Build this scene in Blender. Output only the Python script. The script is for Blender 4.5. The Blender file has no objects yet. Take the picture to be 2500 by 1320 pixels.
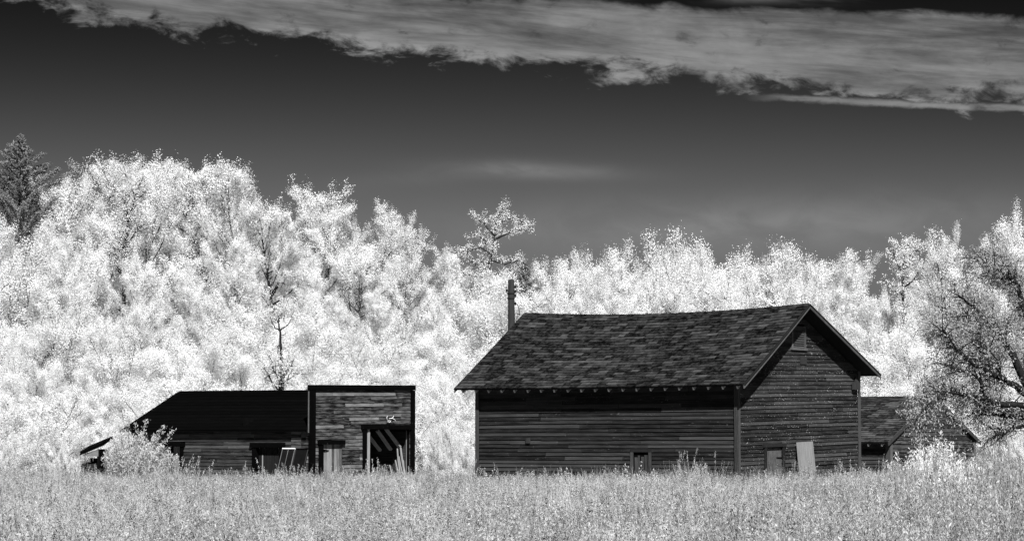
import bpy, math, random
import numpy as np
from mathutils import Vector, Matrix

random.seed(7)
SC = bpy.context.scene
COL = SC.collection
R = math.radians

# ------------------------------------------------------------------ camera
FPX, EYE = 5900.0, 1.6                      # focal length in photo pixels (2500 wide), eye height
PITCH = math.atan(420 / FPX)
CP, SP = math.cos(PITCH), math.sin(PITCH)
cam_d = bpy.data.cameras.new('camera')
cam_d.sensor_width = 36.0
cam_d.lens = 36.0 * FPX / 2500.0
cam_d.clip_start, cam_d.clip_end = 0.5, 3000
cam = bpy.data.objects.new('camera', cam_d)
cam.location = (0, 0, EYE)
cam.rotation_euler = (math.pi / 2 + PITCH, 0, 0)
COL.objects.link(cam)
SC.camera = cam

# ------------------------------------------------------------------ exposure
SC.view_settings.view_transform = 'Standard'
SC.view_settings.look = 'None'
SC.view_settings.exposure = 0.65
SC.view_settings.gamma = 1.0
SC.view_settings.use_curve_mapping = False
SC.cycles.max_bounces = 8
SC.cycles.diffuse_bounces = 6
SC.cycles.transmission_bounces = 6
SC.cycles.use_denoising = True
SC.cycles.denoiser = 'OPENIMAGEDENOISE'
SC.cycles.denoising_input_passes = 'RGB_ALBEDO_NORMAL'
SC.cycles.denoising_prefilter = 'NONE'
SC.cycles.filter_width = 1.45

# ------------------------------------------------------------------ sun and sky
SUN_EL, SUN_A = 44.5, 12.0                  # sun stands behind the camera, a little to the right
sd = bpy.data.lights.new('sun', 'SUN')
sd.energy = 4.8
sd.angle = R(0.53)
sd.color = (1.0, 1.0, 1.0)
sun = bpy.data.objects.new('sun', sd)
svec = Vector((math.sin(R(SUN_A)) * math.cos(R(SUN_EL)), -math.cos(R(SUN_A)) * math.cos(R(SUN_EL)), math.sin(R(SUN_EL))))
sun.rotation_euler = svec.to_track_quat('Z', 'Y').to_euler()
sun.location = (20, -30, 60)
COL.objects.link(sun)


class NT:
    """small helper that writes node maths"""
    def __init__(self, tree):
        self.t = tree; self.n = tree.nodes; self.l = tree.links

    def new(self, typ, **kw):
        nd = self.n.new(typ)
        for k, v in kw.items():
            setattr(nd, k, v)
        return nd

    def put(self, sock, v):
        if isinstance(v, bpy.types.NodeSocket):
            self.l.new(v, sock)
        elif v is not None:
            sock.default_value = v

    def m(self, op, a, b=None, c=None, clamp=False):
        nd = self.new('ShaderNodeMath', operation=op, use_clamp=clamp)
        self.put(nd.inputs[0], a); self.put(nd.inputs[1], b); self.put(nd.inputs[2], c)
        return nd.outputs[0]

    def add(self, a, b): return self.m('ADD', a, b)
    def sub(self, a, b): return self.m('SUBTRACT', a, b)
    def mul(self, a, b): return self.m('MULTIPLY', a, b)

    def step(self, v, lo, hi, to0=0.0, to1=1.0, smooth=True):
        nd = self.new('ShaderNodeMapRange', interpolation_type='SMOOTHSTEP' if smooth else 'LINEAR', clamp=True)
        self.put(nd.inputs['Value'], v); self.put(nd.inputs['From Min'], lo); self.put(nd.inputs['From Max'], hi)
        self.put(nd.inputs['To Min'], to0); self.put(nd.inputs['To Max'], to1)
        return nd.outputs['Result']

    def xyz(self, x, y, z):
        nd = self.new('ShaderNodeCombineXYZ')
        self.put(nd.inputs[0], x); self.put(nd.inputs[1], y); self.put(nd.inputs[2], z)
        return nd.outputs[0]

    def noise(self, vec, scale=1.0, detail=5.0, rough=0.55, dist=0.0):
        nd = self.new('ShaderNodeTexNoise')
        self.put(nd.inputs['Vector'], vec)
        nd.inputs['Scale'].default_value = scale; nd.inputs['Detail'].default_value = detail
        nd.inputs['Roughness'].default_value = rough; nd.inputs['Distortion'].default_value = dist
        return nd.outputs['Fac']

    def scale(self, vec, s):
        nd = self.new('ShaderNodeVectorMath', operation='MULTIPLY')
        self.put(nd.inputs[0], vec); self.put(nd.inputs[1], s)
        return nd.outputs[0]

    def vadd(self, vec, b):
        nd = self.new('ShaderNodeVectorMath', operation='ADD')
        self.put(nd.inputs[0], vec); self.put(nd.inputs[1], b)
        return nd.outputs[0]


def make_world():
    w = bpy.data.worlds.new('World'); SC.world = w; w.use_nodes = True
    t = NT(w.node_tree); t.n.clear()
    sky = t.new('ShaderNodeTexSky', sky_type='NISHITA', sun_disc=False)
    sky.sun_elevation = R(SUN_EL); sky.sun_rotation = R(180 - SUN_A)
    sky.air_density = 1.0; sky.dust_density = 0.3; sky.ozone_density = 1.0; sky.altitude = 300
    sep = t.new('ShaderNodeSeparateColor'); t.l.new(sky.outputs[0], sep.inputs[0])
    # near-infrared film sees only the reddest light of the sky, with a steep response
    red = t.mul(sep.outputs[0], SKY_GAIN)
    pw = t.m('MINIMUM', t.m('POWER', red, SKY_POW), 4.0)
    clear = t.m('DIVIDE', t.mul(pw, 1.5), t.add(1.0, t.mul(pw, 1.25)))      # shoulder of the film
    tc = t.new('ShaderNodeTexCoord')
    sx = t.new('ShaderNodeSeparateXYZ'); t.l.new(tc.outputs['Generated'], sx.inputs[0])
    x, y, z = sx.outputs
    az = t.m('ARCTAN2', x, y)
    el = t.m('ARCSINE', z)
    U = t.mul(az, 5.9); V = t.mul(el, 5.9)
    Us = t.add(V, t.mul(U, 0.085))                               # across the streaks of the cloud bank
    fine = t.noise(t.xyz(t.mul(U, 12.0), t.mul(Us, 24.0), 3.1), 1.0, 9.0, 0.62, 0.4)
    puff = t.noise(t.xyz(t.mul(U, 5.5), t.mul(Us, 12.0), 11.7), 1.0, 7.0, 0.56, 0.5)
    big = t.noise(t.xyz(t.mul(U, 1.7), t.mul(Us, 5.0), 17.7), 1.0, 3.0, 0.5, 0.2)
    long_ = t.noise(t.xyz(t.mul(U, 1.9), t.mul(Us, 17.0), 5.3), 1.0, 8.0, 0.62, 0.25)
    wob = t.add(t.add(t.mul(t.sub(fine, 0.5), 0.11), t.mul(t.sub(puff, 0.5), 0.16)), t.mul(t.sub(big, 0.5), 0.08))
    low = t.add(t.add(0.905, t.mul(U, -0.104)), t.mul(t.mul(U, U), 0.010))
    d_low = t.add(t.sub(V, low), wob)
    a_low = t.step(t.add(d_low, t.mul(t.sub(fine, 0.5), 0.05)), -0.006, 0.044)
    up = t.add(1.085, t.mul(U, -0.055))
    d_up = t.add(t.sub(up, V), t.add(t.mul(t.sub(puff, 0.5), 0.05), t.mul(t.sub(fine, 0.5), 0.02)))
    a_up = t.step(d_up, -0.005, 0.018)
    bank = t.mul(a_low, a_up)
    # thin streak under the bank, to the right
    cs = t.add(0.835, t.mul(t.sub(U, 0.63), -0.063))
    ds = t.m('ABSOLUTE', t.sub(t.add(V, t.mul(t.sub(fine, 0.5), 0.02)), cs))
    streak = t.mul(t.mul(t.step(ds, 0.012, 0.002), t.step(U, 0.55, 0.72)), t.step(puff, 0.24, 0.42))
    # further banks above the frame
    hi_n = t.noise(t.xyz(t.mul(U, 0.8), t.mul(Us, 4.5), 21.0), 1.0, 6.0, 0.6, 0.3)
    hi = t.mul(t.mul(t.step(hi_n, 0.47, 0.62), t.step(V, 1.03, 1.09)), t.step(V, 4.5, 2.5))
    hi = t.mul(hi, t.step(t.sub(V, up), -0.01, 0.03))
    dens = t.m('MAXIMUM', t.m('MAXIMUM', bank, t.mul(streak, 0.8)), t.mul(hi, 0.8))
    # holes and grey streaks inside the bank
    inner = t.step(long_, 0.30, 0.64, 0.42, 1.10)
    inner = t.mul(inner, t.step(puff, 0.25, 0.60, 0.74, 1.06))
    edge = t.step(d_low, 0.0, 0.12, 1.15, 0.90)
    cl = t.mul(t.mul(inner, edge), t.add(CLOUD, t.mul(t.sub(fine, 0.5), 1.1)))
    dens = t.mul(dens, t.step(fine, 0.24, 0.42, 0.55, 0.97))
    # faint veils lower down
    def veil(u0, v0, su, sv, slope, amt):
        a = t.m('DIVIDE', t.sub(U, u0), su)
        b = t.m('DIVIDE', t.sub(t.sub(V, v0), t.mul(t.sub(U, u0), slope)), sv)
        g = t.m('POWER', 2.718, t.mul(t.add(t.mul(a, a), t.mul(b, b)), -1.0))
        return t.mul(t.mul(g, amt), t.step(puff, 0.25, 0.7, 0.4, 1.3))
    v = t.add(veil(0.05, 0.664, 0.20, 0.020, -0.04, 0.46), veil(0.60, 0.53, 0.60, 0.060, 0.02, 0.42))
    v = t.add(v, veil(-0.22, 0.645, 0.22, 0.022, 0.08, 0.10))
    lit = t.add(clear, v)
    mix = t.new('ShaderNodeMix', data_type='FLOAT')
    t.put(mix.inputs[0], t.m('MINIMUM', dens, 1.0)); t.put(mix.inputs[2], lit); t.put(mix.inputs[3], t.mul(cl, 1.0))
    col = t.new('ShaderNodeCombineColor')
    for i in range(3):
        t.l.new(mix.outputs[0], col.inputs[i])
    bg = t.new('ShaderNodeBackground'); t.l.new(col.outputs[0], bg.inputs[0])
    bg.inputs[1].default_value = SKY_STRENGTH
    out = t.new('ShaderNodeOutputWorld'); t.l.new(bg.outputs[0], out.inputs[0])


SKY_STRENGTH = 0.1
SKY_GAIN, SKY_POW, CLOUD = 0.199, 7.8, 1.55
make_world()


# ================================================================== helpers
def pix(px, py, Y):
    """point of the place seen at a photo pixel, at distance Y"""
    dx, dy, dz = (px - 1250) / FPX, CP - (660 - py) / FPX * SP, SP + (660 - py) / FPX * CP
    k = Y / dy
    return Vector((dx * k, Y, EYE + dz * k))


def smooth01(t):
    t = min(1.0, max(0.0, t)); return t * t * (3 - 2 * t)


def ground_z(x, y):
    s = 0.20 - 0.10 * smooth01((x + 8) / 20)                    # the slope behind is steeper on the left
    h = s * max(0.0, y - 99)
    cap = s * 44
    h = h if h < cap * .7 else cap * .7 + (cap * .5) * (1 - math.exp(-(h - cap * .7) / (cap * .5)))
    return h * smooth01((y - 97) / 8) + 0.05 * math.sin(x * .23 + 1) * math.sin(y * .19)


class Frame:
    """local frame of a building: x = out of the gable, y = along the gable, origin at its near corner"""
    def __init__(self, px, D, th, z=0.0):
        p = pix(px, 1080, D)
        self.o = Vector((p.x, D, z)); self.t = R(th); self.th = th

    def hit(self, px, py, x=None, y=None):
        d = pix(px, py, 70) - Vector((0, 0, EYE))
        c, s = math.cos(self.t), math.sin(self.t)
        n = Vector((c, -s, 0)) if x is not None else Vector((s, c, 0))
        v = x if x is not None else y
        k = (v - n.dot(Vector((0, 0, EYE)) - self.o)) / n.dot(d)
        p = Vector((0, 0, EYE)) + d * k - self.o
        return Vector((p.x * c - p.y * s, p.x * s + p.y * c, p.z))


class MB:
    def __init__(self):
        self.v = []; self.f = []

    def add(self, vs, fs):
        o = len(self.v)
        self.v += [tuple(v) for v in vs]
        self.f += [tuple(i + o for i in f) for f in fs]
        return self

    def hexa(self, p):
        return self.add(p, [(3, 2, 1, 0), (4, 5, 6, 7), (0, 1, 5, 4), (1, 2, 6, 5), (2, 3, 7, 6), (3, 0, 4, 7)])

    def box(self, x0, x1, y0, y1, z0, z1):
        return self.hexa([(x0, y0, z0), (x1, y0, z0), (x1, y1, z0), (x0, y1, z0), (x0, y0, z1), (x1, y0, z1), (x1, y1, z1), (x0, y1, z1)])

    def bar(self, a, b, w, h, up=(0, 0, 1)):
        a, b = Vector(a), Vector(b)
        d = (b - a).normalized(); s = d.cross(Vector(up))
        s = s.normalized() if s.length > 1e-4 else Vector((1, 0, 0))
        u = s.cross(d)
        s = s * w / 2; u = u * h / 2
        return self.hexa([a - s - u, a + s - u, b + s - u, b - s - u, a - s + u, a + s + u, b + s + u, b - s + u])

    def tube(self, pts, radii, n=6):
        pts = [Vector(p) for p in pts]
        rings = []
        for i, p in enumerate(pts):
            d = (pts[min(i + 1, len(pts) - 1)] - pts[max(i - 1, 0)]).normalized()
            ref = Vector((1, 0, 0)) if abs(d.x) < .8 else Vector((0, 1, 0))
            a = d.cross(ref).normalized(); b = d.cross(a)
            rings.append([p + (a * math.cos(2 * math.pi * k / n) + b * math.sin(2 * math.pi * k / n)) * radii[i] for k in range(n)])
        o = len(self.v)
        for r in rings:
            self.v += [tuple(q) for q in r]
        for i in range(len(rings) - 1):
            for k in range(n):
                k2 = (k + 1) % n
                self.f.append((o + i * n + k, o + i * n + k2, o + (i + 1) * n + k2, o + (i + 1) * n + k))
        self.f.append(tuple(o + k for k in reversed(range(n))))
        self.f.append(tuple(o + (len(rings) - 1) * n + k for k in range(n)))
        return self

    def mesh(self, name, mat):
        me = bpy.data.meshes.new(name)
        me.from_pydata(self.v, [], self.f)
        me.materials.append(mat)
        return me

    def build(self, name, mat, parent=None, smooth=False, kind=None):
        me = self.mesh(name, mat)
        if smooth:
            me.polygons.foreach_set('use_smooth', [True] * len(me.polygons))
        o = bpy.data.objects.new(name, me); COL.objects.link(o)
        o.parent = parent
        if kind: o['kind'] = kind
        return o


def empty(name, loc=(0, 0, 0), rz=0.0, parent=None):
    o = bpy.data.objects.new(name, None); COL.objects.link(o)
    o.location = loc; o.rotation_euler = (0, 0, rz); o.parent = parent
    o.empty_display_size = 0.2
    return o


def tag(o, label, cat, group=None):
    o['label'] = label; o['category'] = cat
    if group: o['group'] = group
    return o


def copy_thing(src, loc, rz, scale):
    o = src.copy(); COL.objects.link(o)
    o.location = loc; o.rotation_euler = (0, 0, rz); o.scale = scale
    for ch in src.children:
        c = ch.copy(); COL.objects.link(c); c.parent = o
    return o


# ================================================================== materials
def principled(name):
    m = bpy.data.materials.new(name); m.use_nodes = True
    t = NT(m.node_tree)
    return m, t, t.n['Principled BSDF']


def grey(t, v):
    c = t.new('ShaderNodeCombineColor')
    for i in range(3):
        t.put(c.inputs[i], v)
    return c.outputs[0]


def wood(name, lo, hi, pw=1.0, streak=(1.6, 1.6, 34.0), fleck=0.0, fleck_col=0.4, rough=0.9, spec=0.15, fleck_lo=0.62, attr=None):
    m, t, b = principled(name)
    tc = t.new('ShaderNodeTexCoord'); oi = t.new('ShaderNodeObjectInfo')
    rnd = oi.outputs['Random']
    if attr:
        an = t.new('ShaderNodeAttribute'); an.attribute_name = attr; rnd = an.outputs['Fac']
    vec = t.vadd(tc.outputs['Object'], t.xyz(t.mul(rnd, 37.0), t.mul(rnd, 23.0), t.mul(rnd, 5.0)))
    n1 = t.noise(t.scale(vec, streak), 1.0, 6.0, 0.65)
    n2 = t.noise(vec, 1.7, 3.0, 0.5)
    k = t.add(t.mul(t.m('POWER', rnd, pw), 0.55), t.add(t.mul(t.sub(n1, 0.42), 1.5), t.mul(t.sub(n2, 0.5), 0.5)))
    v = t.step(k, 0.0, 1.0, lo, hi, smooth=False)
    if fleck:
        n3 = t.noise(t.scale(vec, (11.0, 11.0, 30.0)), 1.0, 4.0, 0.6)
        n4 = t.noise(t.scale(vec, (0.9, 0.9, 3.0)), 1.0, 2.0, 0.5)
        fl = t.mul(t.step(t.add(n3, t.mul(t.sub(n4, .5), .25)), fleck_lo, fleck_lo + .07), fleck)
        v = t.add(t.mul(v, t.sub(1.0, fl)), t.mul(fl, fleck_col))
    t.l.new(grey(t, v), b.inputs['Base Color'])
    b.inputs['Roughness'].default_value = rough
    b.inputs['Specular IOR Level'].default_value = spec
    bp = t.new('ShaderNodeBump'); bp.inputs['Strength'].default_value = 0.5; bp.inputs['Distance'].default_value = 0.008
    t.l.new(n1, bp.inputs['Height']); t.l.new(bp.outputs[0], b.inputs['Normal'])
    return m


def plain(name, v, rough=0.8, spec=0.2, metal=0.0, var=0.3, nscale=6.0):
    m, t, b = principled(name)
    tc = t.new('ShaderNodeTexCoord')
    n = t.noise(tc.outputs['Object'], nscale, 5.0, 0.6)
    t.l.new(grey(t, t.step(n, 0.25, 0.75, v * (1 - var), v * (1 + var), smooth=False)), b.inputs['Base Color'])
    b.inputs['Roughness'].default_value = rough; b.inputs['Specular IOR Level'].default_value = spec
    b.inputs['Metallic'].default_value = metal
    return m


def foliage(name, refl, trans, var=0.12, dark=0.0, dark_at=0.7, plant=0.0):
    """leaf seen in near infrared: reflects and lets through most of the light"""
    m = bpy.data.materials.new(name); m.use_nodes = True
    t = NT(m.node_tree); t.n.clear()
    an = t.new('ShaderNodeAttribute'); an.attribute_name = 'leaf'
    f = t.add(1.0 - var, t.mul(an.outputs['Fac'], var * 1.3))
    if dark:
        f = t.mul(f, t.step(an.outputs['Fac'], dark_at, dark_at + 0.02, 1.0, 1.0 - dark))
    if plant:                                     # every plant has its own tone
        oi = t.new('ShaderNodeObjectInfo')
        f = t.mul(f, t.step(oi.outputs['Random'], 0.0, 1.0, 1.0 - plant, 1.0 + plant * .6, smooth=False))
    d = t.new('ShaderNodeBsdfDiffuse'); t.l.new(grey(t, t.mul(f, refl)), d.inputs[0])
    tr = t.new('ShaderNodeBsdfTranslucent'); t.l.new(grey(t, t.mul(f, trans)), tr.inputs[0])
    ad = t.new('ShaderNodeAddShader'); t.l.new(d.outputs[0], ad.inputs[0]); t.l.new(tr.outputs[0], ad.inputs[1])
    o = t.new('ShaderNodeOutputMaterial'); t.l.new(ad.outputs[0], o.inputs[0])
    return m


MT = {
    'siding': wood('weathered_siding', 0.005, 0.085, 2.2, streak=(1.3, 1.3, 55), fleck=1.0, fleck_col=0.26, fleck_lo=0.625),
    'siding_long': wood('weathered_siding_long', 0.004, 0.066, 2.2, streak=(1.3, 1.3, 55), fleck=0.8, fleck_col=0.16, fleck_lo=0.66),
    'trim': wood('bare_trim', 0.025, 0.085, streak=(30, 30, 2.5)),
    'trim_dark': wood('dark_trim', 0.008, 0.022, streak=(30, 30, 2.5)),
    'rake': wood('rake_wood', 0.05, 0.14, streak=(4, 4, 4)),
    'tail': wood('rafter_end', 0.22, 0.38, streak=(9, 9, 9)),
    'soffit': wood('soffit_wood', 0.006, 0.014, streak=(6, 30, 6)),
    'shingle': wood('shingle', 0.0018, 0.085, 2.1, streak=(7, 7, 7), attr='shade', rough=0.95, spec=0.05),
    'shingle_pale': wood('pale_shingle', 0.006, 0.11, 1.8, streak=(7, 7, 7), attr='shade', rough=0.95, spec=0.05),
    'roofing': wood('black_roofing', 0.0012, 0.0030, streak=(2, 8, 8), rough=0.97, spec=0.01),
    'facade': wood('facade_board', 0.004, 0.26, 3.2, streak=(2.0, 2.0, 26), fleck=0.9, fleck_col=0.35, fleck_lo=0.69),
    'shedwall': wood('shed_board', 0.007, 0.11, 1.6, fleck=0.7, fleck_col=0.2, fleck_lo=0.68),
    'pale': wood('bare_pale_wood', 0.18, 0.34, streak=(26, 26, 2.2)),
    'plank': wood('door_plank', 0.06, 0.36, 1.0, streak=(24, 24, 2.0)),
    'brace_lit': wood('light_lifted_wood', 0.22, 0.34, streak=(6, 6, 6)),  # bay braces: raised tone stands in for light bounced off the grass
    'ply': wood('plywood', 0.13, 0.30, streak=(18, 18, 0.9)),
    'ply_dark': wood('stained_panel', 0.05, 0.17, streak=(9, 14, 5)),
    'black': plain('black_paint', 0.0022, 0.95, 0.02),
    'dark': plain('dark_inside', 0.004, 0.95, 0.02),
    'wire': plain('dark_wire', 0.01, 0.7),
    'iron': plain('rusty_iron', 0.015, 0.8),
    'white': plain('white_enamel', 0.75, 0.5, 0.4),
    'metal': plain('pale_frame_metal', 0.14, 0.5, 0.5),
    'cell': plain('dark_panel_glass', 0.006, 0.5, 0.1),
    'antler': plain('bleached_antler', 0.8, 0.7),
    'bark': wood('dark_bark', 0.008, 0.035, streak=(14, 14, 2.5)),
    'bark_pale': wood('pale_bark', 0.08, 0.40, streak=(6, 6, 12)),
    'bark_mid': wood('mid_bark', 0.04, 0.16, streak=(10, 10, 4)),
    'pole': wood('pole_wood', 0.018, 0.05, streak=(30, 30, 1.5)),
    'leaf': foliage('bright_leaf', 0.465, 0.50, 0.08),
    'leaf_grey': foliage('grey_leaf', 0.40, 0.30, 0.25),  # own grey leaf tone of the feathery shrub
    'leaf_shade': foliage('shade_toned_leaf', 0.31, 0.14, 0.25),  # shade of the right-hand tree's crown put into a darker leaf colour
    'needle': foliage('needle', 0.20, 0.03, 0.6),
    'weed': foliage('weed_leaf', 0.39, 0.24, 0.40, dark=0.88, dark_at=0.93, plant=0.42),
    'straw': foliage('straw', 0.49, 0.28, 0.25, plant=0.42),
}


def ground_material():
    m, t, b = principled('soil_and_thatch')
    tc = t.new('ShaderNodeTexCoord')
    n = t.noise(tc.outputs['Object'], 0.9, 8.0, 0.65)
    t.l.new(grey(t, t.step(n, 0.3, 0.7, 0.10, 0.34)), b.inputs['Base Color'])
    b.inputs['Roughness'].default_value = 1.0; b.inputs['Specular IOR Level'].default_value = 0.05
    return m


# ================================================================== ground
def build_ground():
    xs = np.concatenate([np.linspace(-400, -70, 8), np.linspace(-60, 60, 61), np.linspace(70, 400, 8)])
    ys = np.concatenate([np.linspace(-60, 0, 5), np.linspace(4, 170, 84), np.linspace(190, 900, 10)])
    vs = [(x, y, ground_z(x, y)) for y in ys for x in xs]
    nx = len(xs)
    fs = [(j * nx + i, j * nx + i + 1, (j + 1) * nx + i + 1, (j + 1) * nx + i) for j in range(len(ys) - 1) for i in range(nx - 1)]
    mb = MB(); mb.v = vs; mb.f = fs
    mb.build('ground', ground_material(), smooth=True, kind='structure')


build_ground()


# ================================================================== buildings
def board(mb_pts, name, mat, parent):
    return MB().hexa(mb_pts).build(name, mat, parent)


def clap_y(parent, mat, x0, x1, z0, z1, y=0.0, t=0.032, tilt=0.0, rng=random):
    """one clapboard on a wall facing -y"""
    w = .006 if rng.random() > .07 else .022
    j = [rng.uniform(-w, w) for _ in range(4)]
    yb = y - t - rng.uniform(0, .010); yt = y - .004
    p = [(x0, yb, z0 + j[0]), (x1, yb, z0 + j[1] + tilt), (x1, y + .01, z0 + j[1] + tilt), (x0, y + .01, z0 + j[0]),
         (x0, yt, z1 + j[2]), (x1, yt, z1 + j[3] + tilt), (x1, y + .01, z1 + j[3] + tilt), (x0, y + .01, z1 + j[2])]
    return board(p, 'clapboard', mat, parent)


def clap_x(parent, mat, y0, y1, y0t, y1t, z0, z1, shear, x=0.0, t=0.032, rng=random):
    """one clapboard on a gable facing +x; y0,y1 at its foot, y0t,y1t at its top"""
    w = .006 if rng.random() > .07 else .022
    j = [rng.uniform(-w, w) for _ in range(2)]
    xb = x + t + rng.uniform(0, .010); xt = x + .004; xi = x - .01
    f = lambda y: shear * y
    p = [(xi, y0, z0 + f(y0) + j[0]), (xb, y0, z0 + f(y0) + j[0]), (xb, y1, z0 + f(y1) + j[1]), (xi, y1, z0 + f(y1) + j[1]),
         (xi, y0t, z1 + f(y0t)), (xt, y0t, z1 + f(y0t)), (xt, y1t, z1 + f(y1t)), (xi, y1t, z1 + f(y1t))]
    return board(p, 'clapboard', mat, parent)


def split(a, b, lmin, lmax, rng):
    cuts = [a]
    c = a + rng.uniform(.3, 1) * lmax
    while c < b - lmin * .6:
        cuts.append(c); c += rng.uniform(lmin, lmax)
    cuts.append(b)
    return [(cuts[i], cuts[i + 1]) for i in range(len(cuts) - 1)]


def cut_out(segs, holes):
    """take intervals out of intervals"""
    for h0, h1 in holes:
        out = []
        for a, b in segs:
            if b <= h0 or a >= h1: out.append((a, b)); continue
            if a < h0: out.append((a, h0))
            if b > h1: out.append((h1, b))
        segs = out
    return [(a, b) for a, b in segs if b - a > .03]


def set_shade(o, val):
    at = o.data.attributes.new('shade', 'FLOAT', 'FACE')
    at.data.foreach_set('value', [val] * len(o.data.polygons))


def shingle_roof(parent, surf, run, slope_len, course, width, rng, n_parts, pick, mat):
    """courses of single shingles on a roof surface surf(s,t); returns nothing, parts hang on parent"""
    nc = int(round(slope_len / course)); rest = MB(); rest_sh = []; cand = []
    patch = {}
    for i in range(nc):
        t0, t1 = i / nc - 0.006, min(1.0, (i + 1.35) / nc)
        edges = [0.0]; x = rng.uniform(.2, 1) * width
        while x < run - width * .3:
            edges.append(x / run); x += width * rng.uniform(.75, 1.25)
        edges.append(1.0)
        base = rng.uniform(.0, .25)
        prev = .4
        for k in range(len(edges) - 1):
            s0, s1 = edges[k] + .0006, edges[k + 1] - .0006
            pn = .5 + .5 * math.sin(s0 * 17 + i * .31 + 2.2 * math.sin(i * .23 + s0 * 6))
            sh = max(0.0, min(1, 1.0 * rng.random() + .10 * prev + .30 * pn + .6 * base - .30)); prev = sh
            if rng.random() < .05: sh = .02
            th = .022 + rng.uniform(0, .020); sl = rng.uniform(-.004, .004)
            a, b = surf(s0, t0), surf(s1, t0)
            c, d = surf(s1, t1), surf(s0, t1)
            n = (b - a).cross(d - a).normalized()
            if n.z < 0: n = -n
            p = [a, b, c, d, a + n * (th + sl), b + n * (th - sl), c + n * .004, d + n * .004]
            cand.append((pick(s0, (t0 + t1) / 2), p, sh))
    cand.sort(key=lambda q: -q[0])
    for _, p, sh in cand[:n_parts]:
        o = MB().hexa(p).build('shingle', mat, parent); set_shade(o, sh)
    for _, p, sh in cand[n_parts:]:
        rest.hexa(p); rest_sh += [sh] * 6
    if rest.f:
        o = rest.build('shingle_field', mat, parent, kind='stuff')
        at = o.data.attributes.new('shade', 'FLOAT', 'FACE'); at.data.foreach_set('value', rest_sh)


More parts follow.
